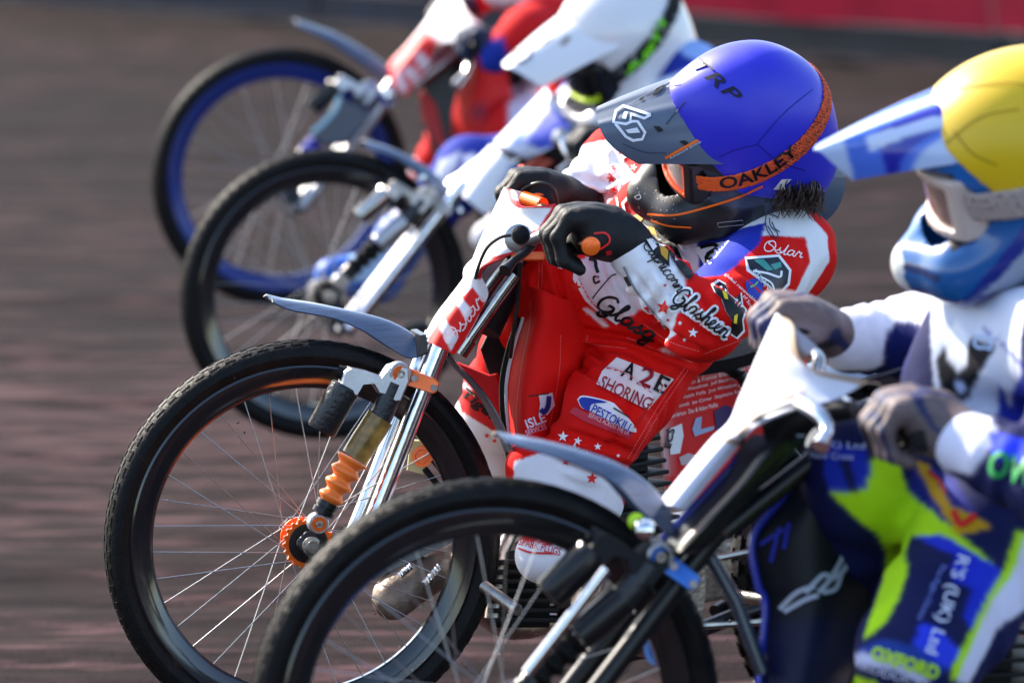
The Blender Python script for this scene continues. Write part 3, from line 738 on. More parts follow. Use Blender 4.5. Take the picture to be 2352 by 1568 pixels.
# levers, switches and cables on the bars
lv = MB(); lv.tube([W(1222, 560, -0.17), W(1205, 580, -0.19), W(1180, 600, -0.22), W(1160, 622, -0.24)], [0.010, 0.008, 0.0075, 0.012], 12, sub=4); lv.build('clutch_lever', M['black'], r3)
lp = MB(); lp.lathe(W(1192, 548, -0.16), W(1192, 548, -0.22) - W(1192, 548, -0.16), [(0, 0.012), (0.002, 0.024), (0.014, 0.026), (0.02, 0.012)], 20); lp.tube([W(1192, 556, -0.17), W(1222, 552, -0.18), W(1262, 536, -0.20)], 0.0115, 12); lp.build('lever_perch', M['alu'], r3)
MB().lathe(W(1196, 540, -0.20), W(1196, 532, -0.23) - W(1196, 540, -0.20), [(0, 0.017), (0.012, 0.015), (0.018, 0.006)], 16).build('perch_cap', M['blackmatt'], r3)
MB().tube([W(1182, 540, -0.18), W(1150, 545, -0.17), W(1118, 570, -0.15), W(1098, 615, -0.13), W(1092, 640, -0.12)], 0.0032, 8, sub=6).build('clutch_cable', M['cable'], r3)
MB().tube([W(1196, 470, 0.28), W(1200, 436, 0.28), W(1240, 420, 0.26), W(1270, 432, 0.26), W(1282, 470, 0.27)], 0.0032, 8, sub=6).build('throttle_cable', M['cable'], r3)
MB().tube([W(1186, 452, 0.30), W(1206, 450, 0.29)], 0.016, 14).build('throttle_housing', M['black'], r3)
MB().tube([W(1204, 455, 0.27), W(1246, 470, 0.22)], 0.013, 14).build('throttle_grip_flange', M['orange'], r3)
MB().tube([W(1196, 600, -0.1), W(1190, 680, -0.06), W(1180, 760, -0.04), W(1172, 820, 0.0)], 0.004, 8, sub=5).build('brake_hose', M['cable'], r3)
MB().box(W(1212, 590, 0.02), (RGT * 0.03, FWD * 0.08, UPV * 0.008), 0.003).build('top_clamp', M['orange'], r3)
MB().tube([W(1170, 640, 0.05), W(1115, 760, 0.02)], 0.028, 16).build('steering_stem', M['blackmatt'], r3)
# engine pieces seen between wheel and fork
MB().prism([W(x, y, 0.10) for x, y in ((942, 1010), (985, 1012), (992, 1030), (972, 1090), (934, 1080))], (0.0, 0.012, 0), 0.002).build('drive_plate', M['plate'], r3)
MB().lathe(W(970, 1048, 0.10), -FWD, [(0, 0.008), (0.0, 0.019), (0.010, 0.019), (0.010, 0.013), (0.006, 0.012), (0.006, 0.006), (0.013, 0.006), (0.013, 0.001)], 24).build('drive_pulley', M['orange'], r3)
MB().tube([W(975, 1075, 0.09), W(1050, 1170, 0.09)], 0.006, 8).build('drive_belt', M['blackmatt'], r3)
MB().tube([W(995, 1055, 0.09), W(1070, 1150, 0.09)], 0.006, 8).build('drive_belt', M['blackmatt'], r3)
MB().prism([W(x, y, 0.12) for x, y in ((838, 1300), (860, 1292), (1040, 1212), (1056, 1222), (1052, 1240), (866, 1326), (846, 1328))], (0.003, 0.02, 0), 0.003).build('skid_bar', M['carbondk'], r3)
si = Field(W(850, 1420, 0.0) - 0.1, W(1030, 1260, 0.3) + 0.1, 0.005)
si.cone(W(905, 1368, 0.12), W(985, 1305, 0.18), 0.040, 0.046, 0.02).cone(W(900, 1385, 0.11), W(960, 1330, 0.12), 0.026, 0.03, 0.02).cone(W(985, 1305, 0.18), W(1050, 1260, 0.24), 0.03, 0.022, 0.02)
V, F = si.mesh(); mesh_obj('exhaust_box', relax(V, F), F, M['muddy'], r3)
for a, b in (((975, 1340), (1010, 1300)), ((918, 1322), (945, 1300))):
    A, B = W(*a, 0.07), W(*b, 0.07); pts = []
    ax = (B - A); u = np.cross(ax, FWD); u /= np.linalg.norm(u)
    for k in range(90):
        h = k / 89; an_ = h * 12 * 6.283; pts.append(A + ax * h + 0.0055 * (math.cos(an_) * u + math.sin(an_) * FWD))
    MB().tube(pts, 0.0013, 5).build('exhaust_spring', M['chrome'], r3)
pg = [W(1112 + 76 * h, 1346 + 54 * h, 0.05 - 0.12 * h) for h in np.linspace(0, 1, 41)]
MB().tube(pg, [0.009 + 0.0025 * (k % 2) for k in range(41)], 12).build('serrated_footpeg', M['steel'], r3)
for k in range(7):
    MB().box(W(1205 - 2 * k, 1420 - 22 * k, 0.20), (RGT * 0.065, FWD * 0.06, UPV * 0.0045), 0.002).build('cylinder_fin', M['blackmatt'], r3)
MB().box(W(1200, 1350, 0.22), (RGT * 0.05, FWD * 0.05, UPV * 0.07), 0.004).build('cylinder_barrel', M['blackmatt'], r3)
MB().tube([W(1130, 1420, 0.16), W(1150, 1270, 0.18), W(1185, 1200, 0.2)], 0.014, 12).build('down_tube', M['steel'], r3)

# ------------------------------------------------------------------ nearest bike, black and blue
c4 = dict(brace=False, bridge='blackmatt', bottle='black', sleeve='black', fork='black', fork2='black', an='bluean', bellows='rubber', grip='blackmatt', guard='carbon', rim='rimblack', hubm='bluean')
HUB4 = W(1115, 1642, 0, D4)
r4, T4, head4 = start_bike(4, HUB4, math.radians(13), math.radians(17), 'nearest motorcycle, out of focus, with white front cover and black panel piped in blue', c4, D4)
rear_half(r4, head4, math.radians(16), c4)
W4 = lambda x, y, d=0.0: W(x, y, d, D4)
GL4, GR4 = W4(2118, 1012, -0.37), W4(1790, 745, 0.38)
handlebars(r4, GL4, GR4, W4(1920, 905, 0.02), c4)
TAN = (150, 126, 106)
cover4 = cover_sheet('number_cover', [((1796, 728), (1996, 874), -0.20, (1850, 838)), ((1748, 826), (1920, 915), -0.19), ((1708, 915), (1835, 935), -0.185), ((1681, 975), (1740, 978), -0.16),
    ((1640, 1015), (1700, 1020), -0.10), ((1580, 1085), (1645, 1085), -0.095), ((1524, 1155), (1572, 1172), -0.095)], math.radians(13), D4,
    px_painter((200, 204, 222), [([(1780, 700), (1815, 720), (1838, 800), (1890, 840), (2010, 868), (1990, 900), (1970, 884), (1880, 862), (1815, 815), (1800, 760)], TAN),
        ([(1850, 905), (1760, 938), (1700, 1005), (1690, 1000), (1755, 925), (1850, 895)], TAN), ([(1660, 1000), (1702, 1012), (1700, 1026), (1655, 1012)], TAN)], D4), r4, 0.2, 0.012, sub=(18, 20))
sheet('fork_shroud', [[W4(a[0], a[1], 0.0), W4((a[0] + b[0]) / 2, (a[1] + b[1]) / 2, -0.125), W4(b[0], b[1], -0.10)] for a, b in
    (((1730, 1000), (1850, 1000)), ((1690, 1044), (1815, 1040)), ((1654, 1102), (1755, 1108)), ((1585, 1175), (1680, 1190)), ((1521, 1240), (1633, 1246)), ((1528, 1262), (1585, 1272)))], M['black'], r4, 0.005, (4, 5))
MB().tube([W4(1700, 1050, -0.02), W4(1654, 1100, -0.02), W4(1588, 1172, -0.02), W4(1520, 1240, -0.02)], 0.0065, 10).build('shroud_piping', M['royal'], r4)
guard_sheet('front_mudguard', [(1152, 1006), (1250, 1013), (1400, 1056), (1480, 1104), (1535, 1160)], [(1160, 1016), (1300, 1058), (1410, 1108), (1470, 1170), (1548, 1236)], D4, math.radians(13), 'carbon', r4, -0.045)
pan4 = sheet('side_panel', [[W4(l[0], l[1], 0.05), W4(l[0] * 0.5 + r[0] * 0.5, l[1] * 0.5 + r[1] * 0.5, 0.0), W4(r[0], r[1], 0.08), W4(r[0] + 20, r[1], 0.16)] for l, r in
    (((1862, 1060), (1950, 1075)), ((1800, 1140), (1972, 1150)), ((1729, 1233), (1986, 1230)), ((1740, 1340), (1990, 1310)), ((1758, 1390), (1984, 1380)), ((1746, 1533), (1952, 1510)), ((1742, 1660), (1900, 1660)))],
    M['vinyl'], r4, 0.005, (5, 5), px_painter((22, 24, 34), [([(1700, 1440), (2020, 1400), (2020, 1700), (1700, 1700)], (18, 24, 62)), ([(1880, 1070), (1990, 1060), (1985, 1180), (1880, 1130)], (26, 52, 150))], D4), wav=0.003)
MB().tube([W4(x, y, 0.04) for x, y in ((1862, 1060), (1800, 1140), (1729, 1233), (1740, 1340), (1758, 1390), (1746, 1533), (1742, 1660))], 0.006, 8, sub=5).build('panel_piping', M['royal'], r4)
MB().tube([W4(1626, 1268, 0.02), W4(1690, 1380, 0.02), W4(1752, 1545, 0.02)], 0.011, 10).build('frame_strut', M['carbondk'], r4)
MB().tube([W4(1394, 1306, -0.16), W4(1292, 1440, -0.16), W4(1210, 1545, -0.16)], 0.009, 12).build('damper_rod', M['chrome'], r4)
MB().lathe(W4(1518, 1490, 0.12), -FWD, [(0, 0.012), (0, 0.026), (0.012, 0.026), (0.012, 0.018), (0.02, 0.016), (0.02, 0.004)], 24).build('drive_pulley', M['bluean'], r4)
MB().prism([W4(x, y, 0.14) for x, y in ((1500, 1440), (1530, 1430), (1548, 1462), (1540, 1500), (1490, 1500))], (0, 0.012, 0), 0.002).build('drive_plate', M['plate'], r4)
MB().lathe(W4(1480, 1216, -0.10), -FWD, [(0, 0.016), (0.014, 0.018), (0.026, 0.013), (0.03, 0.005)], 20).build('mudguard_bolt', M['chrome'], r4)
MB().lathe(W4(1461, 1196, -0.06), -FWD, [(0, 0.012), (0.016, 0.013), (0.02, 0.006)], 16).build('lime_cap', M['lime'], r4)
MB().tube([W4(1840, 925, -0.2), W4(1880, 950, -0.24), W4(1900, 985, -0.26), W4(1885, 1025, -0.28)], [0.014, 0.013, 0.010, 0.014], 12, sub=4).build('clutch_lever', M['chrome'], r4)
MB().tube([W4(1780, 960, -0.12), W4(1790, 1000, -0.1), W4(1840, 960, -0.16), W4(1960, 940, -0.2)], [0.022, 0.02, 0.016, 0.014], 12, sub=4).build('lever_perch', M['blackmatt'], r4)
MB().tube([W4(1700, 1020, -0.1), W4(1740, 960, -0.16), W4(1820, 930, -0.2), W4(1870, 940, -0.2)], 0.0035, 8, sub=5).build('clutch_cable', M['cable'], r4)
MB().tube([W4(1845, 850, 0.1), W4(1920, 880, 0.1), W4(2000, 870, 0.12), W4(2085, 845, 0.16)], 0.0035, 8, sub=5).build('kill_switch_lanyard', M['cable'], r4)

# ------------------------------------------------------------------ bike of the white helmet
c2 = dict(bridge='steel', bottle='darkchrome', sleeve='alu', fork='chrome', fork2='chrome', an='steel', bellows='rubber', grip='blackmatt', guard='carbon', rim='rimblack', hubm='alu')
HUB2 = W(745, 676, 0, D2)
r2, T2, head2 = start_bike(2, HUB2, math.radians(13), math.radians(17), 'motorcycle with white fork covers ridden by the white helmeted rider', c2, D2)
rear_half(r2, head2, math.radians(58), c2)
W2 = lambda x, y, d=0.0: W(x, y, d, D2)
GL2, GR2 = W2(1372, 352, -0.36), W2(1275, 268, 0.36)
handlebars(r2, GL2, GR2, W2(1300, 318, 0.0), c2)
BLU = (36, 62, 178)
cover_sheet('number_cover', [((1258, 208), (1310, 292), -0.20), ((1222, 246), (1296, 318), -0.20), ((1180, 290), (1262, 342), -0.18), ((1140, 330), (1212, 362), -0.12)], math.radians(13), D2,
    px_painter((214, 222, 246), [([(1262, 240), (1320, 290), (1300, 330), (1240, 345), (1205, 330)], BLU), ([(1180, 300), (1200, 290), (1205, 330), (1170, 335)], (120, 150, 220))], D2), r2, 0.2, 0.012, sub=(8, 8))
cover_sheet('fork_cover', [((1132, 338), (1196, 388), -0.10), ((1090, 384), (1166, 428), -0.10), ((1064, 418), (1136, 470), -0.10), ((1050, 440), (1112, 492), -0.10)], math.radians(13), D2,
    px_painter((235, 236, 244), [([(1150, 420), (1185, 365), (1215, 380), (1175, 440)], (70, 120, 200))], D2), r2, 0.2, 0.012)
for a, b in (((1192, 400), (1260, 352)), ((1204, 416), (1276, 362))):
    MB().tube([W2(*a, -0.1), W2(*b, -0.12)], 0.012, 12).build('copper_fork_tube', mat('copper tube', lin((190, 95, 80)), 0.3, metal=0.8), r2)
guard_sheet('front_mudguard', [(836, 322), (900, 342), (972, 378), (1028, 428), (1058, 470)], [(842, 342), (910, 362), (975, 410), (1012, 458), (1056, 478)], D2, math.radians(13), 'carbon', r2, -0.045)
MB().tube([W2(1190, 330, -0.05), W2(1250, 305, -0.15), W2(1310, 318, -0.2)], 0.005, 8, sub=4).build('clutch_cable', M['cable'], r2)
MB().tube([W2(1292, 318, -0.2), W2(1300, 345, -0.22), W2(1312, 370, -0.24), W2(1286, 400, -0.26)], [0.012, 0.01, 0.01, 0.014], 12, sub=4).build('clutch_lever', M['chrome'], r2)
MB().lathe(W2(1290, 318, -0.18), -FWD, [(0, 0.02), (0.02, 0.026), (0.03, 0.014)], 18).build('lever_perch', M['alu'], r2)
MB().tube([W2(1250, 345, -0.1), W2(1330, 352, -0.2), W2(1370, 345, -0.24)], 0.024, 12).build('bar_pad', M['blackmatt'], r2)
for x, y in ((1033, 468), (1058, 484), (973, 408), (1336, 345), (1370, 340)):
    MB().lathe(W2(x, y, -0.08), -FWD, [(0, 0.008), (0.006, 0.009), (0.01, 0.004)], 12).build('bolt', M['chrome'], r2)
MB().tube([W2(930, 760, 0.1), W2(1010, 740, 0.1), W2(1080, 740, 0.1)], 0.018, 10).build('engine_mount', M['black'], r2)
sheet('side_panel', [[W2(1220, 400, 0.05), W2(1280, 420, -0.05), W2(1330, 420, 0.0)], [W2(1170, 520, 0.05), W2(1250, 520, -0.05), W2(1300, 520, 0.0)], [W2(1150, 700, 0.05), W2(1240, 700, -0.05), W2(1300, 700, 0.0)]], M['blackmatt'], r2, 0.005, (4, 4))

# ------------------------------------------------------------------ farthest bike, blue rim
c1 = dict(bridge='alu', bottle='black', sleeve='royal', fork='alu', fork2='darkchrome', an='royal', bellows='royal', grip='blackmatt', guard='carbon', rim='rimblue', hubm='alu')
HUB1 = W(643, 407, 0, D1)
r1, T1, head1 = start_bike(1, HUB1, math.radians(13), math.radians(17), 'farthest motorcycle with blue front rim and red striped front cover', c1, D1)
rear_half(r1, head1, math.radians(44), c1, 0.335)
W1 = lambda x, y, d=0.0: W(x, y, d, D1)
GL1, GR1 = W1(1105, 118, -0.36), W1(1032, 30, 0.36)
handlebars(r1, GL1, GR1, W1(1060, 95, 0.0), c1)
cover_sheet('number_cover', [((1040, -22), (1119, 66), -0.24, (1078, 34)), ((1008, 16), (1060, 92), -0.22), ((978, 59), (1000, 104), -0.13), ((940, 106), (988, 146), -0.10), ((897, 158), (950, 196), -0.10), ((903, 196), (930, 222), -0.10)], math.radians(13), D1,
    px_painter((238, 236, 240), [([(890, 150), (945, 95), (975, 60), (1010, 100), (985, 150), (935, 230), (895, 220)], (222, 36, 40)), ([(950, 130), (962, 120), (990, 148), (976, 160)], WHT), ([(925, 160), (936, 150), (962, 178), (950, 190)], WHT),
        ([(905, 170), (915, 165), (935, 205), (925, 215)], WHT), ([(1075, -20), (1090, 30), (1125, 60), (1112, 92), (1105, 60), (1068, 25)], (205, 40, 60))], D1), r1, 0.2, 0.012, sub=(8, 8))
guard_sheet('front_mudguard', [(680, 47), (770, 78), (850, 124), (900, 162)], [(684, 60), (760, 96), (838, 150), (884, 184)], D1, math.radians(13), 'carbon', r1, -0.05)
MB().prism([W1(x, y, -0.16) for x, y in ((776, 222), (768, 250), (740, 282), (716, 304), (724, 326), (760, 336), (800, 332), (852, 272), (836, 248))], (0.0, 0.035, 0), 0.006).build('damper_guard', mat('navy plastic', lin((24, 32, 62)), 0.3, coat=0.3), r1)
MB().tube([W1(780, 222, -0.17), W1(770, 252, -0.17), W1(742, 284, -0.17), W1(717, 306, -0.17)], 0.008, 8, sub=3).build('guard_edge', mat('pale teal trim', lin((150, 190, 205)), 0.3), r1)
sheet('side_panel', [[W1(l[0], l[1], 0.05), W1((l[0] + r[0]) / 2, (l[1] + r[1]) / 2, -0.05), W1(r[0], r[1], 0.02)] for l, r in (((1078, 150), (1150, 130)), ((1046, 240), (1170, 200)), ((1040, 300), (1176, 280)), ((1064, 370), (1176, 350)), ((1070, 440), (1170, 440)))],
    M['vinyl'], r1, 0.005, (5, 5), px_painter((206, 22, 26), [([(1075, 260), (1110, 240), (1120, 262), (1085, 275)], (40, 30, 70))], D1), wav=0.004)
MB().prism([W1(x, y, 0.12) for x, y in ((985, 150), (1010, 110), (1060, 120), (1075, 160), (1040, 300), (1020, 400), (990, 340), (960, 240))], (0, 0.03, 0), 0.005).build('dark_infill', M['black'], r1)
MB().prism([W1(x, y, 0.09) for x, y in ((962, 214), (974, 210), (1000, 240), (1024, 330), (1010, 345), (970, 270))], (0, 0.02, 0), 0.003).build('shroud_lining', flat((190, 60, 60), 0.5), r1)
MB().tube([W1(1078, 145, -0.22), W1(1070, 170, -0.24), W1(1046, 198, -0.26)], [0.012, 0.01, 0.015], 12).build('clutch_lever', M['chrome'], r1)
MB().lathe(W1(890, 217, -0.10), -FWD, [(0, 0.016), (0.014, 0.018), (0.024, 0.008)], 18).build('mudguard_bolt', M['chrome'], r1)

# ================================================================== riders
def rot(al, be, ga):
    al, be, ga = map(math.radians, (al, be, ga))
    B = np.array([[-1, 0, 0], [0, -1, 0], [0, 0, 1.0]])
    Rz = np.array([[math.cos(al), -math.sin(al), 0], [math.sin(al), math.cos(al), 0], [0, 0, 1]])
    Ry = np.array([[math.cos(be), 0, math.sin(be)], [0, 1, 0], [-math.sin(be), 0, math.cos(be)]])
    g = -ga; Rx = np.array([[1, 0, 0], [0, math.cos(g), -math.sin(g)], [0, math.sin(g), math.cos(g)]])
    return B @ Rz @ Ry @ Rx
def smin(a, b, k):
    h = np.maximum(k - np.abs(a - b), 0) / k; return np.minimum(a, b) - h * h * k * 0.25
def ellf(P, c, r):
    q = P - np.array(c); r = np.array(r); k0 = np.linalg.norm(q / r, axis=-1); k1 = np.linalg.norm(q / r ** 2, axis=-1) + 1e-9
    return k0 * (k0 - 1) / k1
def capf(P, a, b, ra, rb):
    a, b = np.array(a), np.array(b); ba = b - a; t = np.clip(((P - a) @ ba) / (ba @ ba), 0, 1)
    return np.linalg.norm(P - a - t[..., None] * ba, axis=-1) - (ra + (rb - ra) * t)
def boxf(P, c, h, r):
    q = np.abs(P - np.array(c)) - (np.array(h) - r); return np.linalg.norm(np.maximum(q, 0), axis=-1) + np.minimum(q.max(-1), 0) - r
def helmet(root, C, Rm, s, vox=0.004):
    "s: colours and options; helmet built about its own centre (x ahead, y left, z up)"
    lo = np.array([-0.21, -0.16, -0.21]); n = np.ceil(np.array([0.46, 0.32, 0.46]) / vox).astype(int)
    P = np.stack(np.meshgrid(*[lo[i] + vox * np.arange(n[i]) for i in range(3)], indexing='ij'), -1)
    C = np.asarray(C, float); k = s.get('size', 1.0)
    tw = lambda V: C + (np.asarray(V) * k) @ Rm.T
    sk = smin(ellf(P, (-0.012, 0, 0.03), s.get('skull', (0.150, 0.124, 0.138))), ellf(P, (-0.03, 0, -0.055), (0.128, 0.113, 0.105)), 0.05)
    chin = np.minimum.reduce([capf(P, (0.02, y * 0.090, -0.088), (0.115, y * 0.064, -0.114), 0.048, 0.046) for y in (-1, 1)])
    chin = smin(chin, np.minimum.reduce([capf(P, (0.115, y * 0.064, -0.114), (0.166, 0.0, -0.118), 0.046, 0.042) for y in (-1, 1)]), 0.02)
    sh = smin(sk, chin, 0.035)
    sh = np.maximum(sh, -(P[..., 2] + 0.168 + 0.25 * (P[..., 0] < 0) * P[..., 0]))         # lower rim
    port = boxf(P, (0.16, 0, -0.010), (0.115, 0.097, 0.050), 0.028)
    port = np.minimum(port, boxf(P, (0.105, 0, -0.085), (0.045, 0.058, 0.04), 0.025))            # mouth space inside the bar
    hollow = np.maximum(sh, -port)
    hollow = np.maximum(hollow, -capf(P, (-0.01, 0, -0.30), (-0.01, 0, -0.11), 0.075, 0.075))
    V, F = surface_net(hollow, lo, vox); V = relax(V, F, 2)
    he = mesh_obj('helmet', tw(V), F, M[s.get('shellmat', 'shell')], root, True, s['paint'](V))
    if s.get('cap'):
        pl = np.maximum(-(-(P[..., 0] - s.get('capx', 0.075)) * 0.80 + (P[..., 2] - 0.045) * 0.60), -(P[..., 2] - 0.004 - 0.42 * (P[..., 0] - 0.05) + 0.12 * np.maximum(-P[..., 0] - 0.06, 0)))
        wr = 0.0020 * np.sin(38 * P[..., 0] + 30 * P[..., 2] + 2 * np.sin(21 * P[..., 1])) * np.clip(1.2 - (P[..., 2] + 0.05) * 9, 0, 1)
        sk2 = smin(sk, capf(P, (0.098, 0, 0.104), (-0.03, 0, 0.140), 0.022, 0.028), 0.06) if s.get('tent', True) else sk
        f = np.maximum(np.maximum(sk2 - 0.0050 - wr, -(sk + 0.006)), pl - 0.0)
        V, F = surface_net(f, lo, vox); V = relax(V, F, 3)
        s['capobj'] = mesh_obj('helmet_cover', tw(V), F, M['lycra'], he, True, np.tile(lin(s['cap']), (len(V), 1)))
    # goggles
    rho = np.sqrt((P[..., 0] - 0.012) ** 2 + P[..., 1] ** 2)
    band = np.maximum.reduce([np.abs(rho - 0.118) - 0.012, np.abs(P[..., 2] + 0.012) - 0.046, np.abs(P[..., 1]) - 0.094, -P[..., 0]])
    cut = np.maximum.reduce([np.abs(P[..., 2] + 0.012) - 0.034 + 0.2 * np.maximum(0.016 - np.abs(P[..., 1]), 0) * (P[..., 2] < 0), np.abs(P[..., 1]) - 0.080])
    V, F = surface_net(np.maximum(band, -cut) - 0.001, lo, vox); V = relax(V, F, 1)
    go = s['gogobj'] = mesh_obj('goggles', tw(V), F, M['matshell'], he, True, s['frame'](V) if callable(s['frame']) else np.tile(lin(s['frame']), (len(V), 1)))
    V, F = surface_net(np.maximum.reduce([np.abs(rho - 0.121) - 0.003, np.abs(P[..., 2] + 0.012) - 0.040, np.abs(P[..., 1]) - 0.086, -P[..., 0]]), lo, vox)
    mesh_obj('lens', tw(V), F, M[s.get('lens', 'lens')], he)
    if s.get('strap'):
        z0, sl, hw = s.get('strapline', (-0.006, 0.02, 0.019))
        f = np.maximum.reduce([sk - 0.0085, -(sk - 0.0045), np.abs(P[..., 2] - z0 - sl * (P[..., 0] - 0.08)) - hw, P[..., 0] - 0.094])
        V, F = surface_net(f, lo, vox * 1.0); V = relax(V, F, 1)
        s['strapobj'] = mesh_obj('goggle_strap', tw(V), F, M['webbing'], go, True, s['strap'](V) if callable(s['strap']) else np.tile(lin(s['strap']), (len(V), 1)))
        z1 = z0 + 0.0
    # peak
    L, w0, w1, tilt, drop = s.get('peak', (0.175, 0.112, 0.070, 0.06, 0.050)); rows = []
    for u in np.linspace(0, 1, 9):
        r = []
        for v in np.linspace(-1, 1, 17):
            w = w0 + (w1 - w0) * u ** 1.2
            x = 0.092 - 0.055 * v * v * (1 - u) + (L - s.get('nose', 0.03) * abs(v) ** s.get('nexp', 1.6)) * u
            rid = 0.007 * (1 - u * 0.5) * (1 / (1 + math.exp(-(0.52 - abs(v)) * 40))) - 0.004 * (1 / (1 + math.exp(-(0.16 - abs(v)) * 40)))
            z = 0.118 + tilt * u - drop * (0.85 * v * v + 0.15 * abs(v) ** 4) * (1.0 - 0.15 * u) + rid - 0.012 * u * u
            r.append((x, w * v, z))
        rows.append(r)
    Gd = np.array(rows); Gw = tw(Gd.reshape(-1, 3)).reshape(Gd.shape); lookup = {}
    pk = sheet('peak', Gw, M[s.get('peakmat', s.get('shellmat', 'shell'))], he, 0.004, (8, 5), lambda V: s['peakpaint'](((V - C) @ Rm) / k))
    s['peakobj'] = pk; s['obj'] = he
    return he, tw

def vnorm(V, F):
    nrm = np.zeros_like(V); fn = np.cross(V[F[:, 2]] - V[F[:, 0]], V[F[:, 3]] - V[F[:, 1]])
    for c in range(4):
        for q in range(3): nrm[:, q] += np.bincount(F[:, c], fn[:, q], len(V))
    return nrm / (np.linalg.norm(nrm, axis=1, keepdims=True) + 1e-12)
def ridged(V, sc, sd): return 0.5 - 2.2 * np.minimum(np.abs(noise3(V, sc, sd)), 0.5) 
def fist(name, root, G_, inn, wr, pal, k=1.12, vox=0.0035):
    "gloved hand closed on a grip: G_ grip end, inn unit vector along the bar inward"
    a = -np.asarray(inn); Cn = np.asarray(G_) - a * 0.060 * k / 1.12; wr = np.asarray(wr, float)
    fw = Cn - wr; fw = fw - a * (fw @ a); fw /= np.linalg.norm(fw); u = np.cross(a, fw); u = u if u[2] > 0 else -u
    u = u - 0; f = Field(np.minimum(Cn - 0.11, wr - 0.07), np.maximum(Cn + 0.11, wr + 0.07), vox)
    pt = lambda x, y, z=0.0: Cn + k * (fw * x + u * y + a * z)
    for i, off in enumerate((-0.036, -0.0125, 0.0115, 0.034)):
        ln = (0.95, 1.03, 1.0, 0.86)[i]; r = (0.0118, 0.0122, 0.0118, 0.0108)[i] * k
        K, Pp, Dd, Tp = pt(0.026, 0.036 + 0.002 * (i == 1), off), pt(0.050 * ln, 0.010, off), pt(0.040 * ln, -0.022, off), pt(0.012, -0.034, off)
        g = Field(Cn - 0.12, Cn + 0.12, vox); g.cone(pt(-0.012, 0.040, off * 0.95), K, r * 1.15, r * 1.12, 0.008); g.cone(K, Pp, r * 1.1, r, 0.006); g.cone(Pp, Dd, r, r * 0.95, 0.006); g.cone(Dd, Tp, r * 0.95, r * 0.85, 0.006)
        w, p = f._win(Cn - 0.119, Cn + 0.119)
        gi = [np.clip(np.round((f.lo[q] + vox * np.arange(w[q].start, w[q].stop) - g.lo[q]) / vox).astype(int), 0, g.n[q] - 1) for q in range(3)]
        f.put(w, g.f[np.ix_(*gi)], 0.0035)
    for off in (-0.030, -0.008, 0.014, 0.030):
        f.cone(pt(0.008, 0.033, off), pt(-0.045, 0.020, off * 0.75), 0.018 * k, 0.020 * k, 0.014)
    f.cone(pt(-0.030, 0.018, 0), wr, 0.034 * k, 0.031 * k, 0.03, flat=(u, 0.85))
    f.cone(pt(-0.02, 0.012, -0.030), pt(0.004, -0.004, -0.050), 0.019 * k, 0.0145 * k, 0.012); f.cone(pt(0.004, -0.004, -0.050), pt(0.030, -0.022, -0.040), 0.0142 * k, 0.0115 * k, 0.006)
    f.cone(pt(-0.014, 0.004, -0.036), pt(-0.014, 0.004, 0.030), 0.027 * k, 0.025 * k, 0.02)
    bk = (np.asarray(wr) - Cn); bk /= np.linalg.norm(bk)
    f.cone(wr - bk * 0.02, wr + bk * 0.012, 0.035, 0.037, 0.02)
    V, F = f.mesh(); V = relax(V, F, 1, 0.4); V = V + vnorm(V, F) * (0.0014 * ridged(V, 46, 8) + 0.0008 * noise3(V, 130, 9))[:, None]
    return mesh_obj(name, V, F, M['leather'], root, True, pal(V) if callable(pal) else np.tile(lin(pal), (len(V), 1)))

def smooth_cols(c, F, it=1):
    return relax(c, F, it, 0.5)
def crease(V, nrm, lines, base):
    p = PX(V); out = V.copy()
    for pts, w, amp, near, far in lines:
        c = catmull(np.array(pts, float), 6); best = np.full(len(V), 1e9); m = (p[:, 2] - base > near) & (p[:, 2] - base < far); m &= (p[:, 0] > c[:, 0].min() - 4 * w) & (p[:, 0] < c[:, 0].max() + 4 * w) & (p[:, 1] > c[:, 1].min() - 4 * w) & (p[:, 1] < c[:, 1].max() + 4 * w)
        if not m.any(): continue
        q = p[m, :2]; sgn = np.zeros(len(q)); bb = np.full(len(q), 1e9); tt = np.zeros(len(q))
        for i in range(len(c) - 1):
            a, b = c[i], c[i + 1]; d = b - a; L = d @ d + 1e-9; t = np.clip(((q - a) @ d) / L, 0, 1); r = q - a - t[:, None] * d; dist = np.linalg.norm(r, axis=1)
            k = dist < bb; bb[k] = dist[k]; sgn[k] = np.sign(d[0] * r[k, 1] - d[1] * r[k, 0]); tt[k] = (i + t[k]) / (len(c) - 1)
        x = bb / w * sgn; ends = np.clip(np.sin(math.pi * np.clip(tt, 0.0, 1)) * 1.6, 0, 1) * (bb < 4 * w)
        prof = -np.exp(-x * x * 1.2) + 0.75 * np.exp(-(x - 1.7) ** 2 * 0.8) + 0.25 * np.exp(-(x + 1.7) ** 2 * 0.8)
        out[m] += nrm[m] * (1.5 * amp * prof * ends)[:, None]
    return out
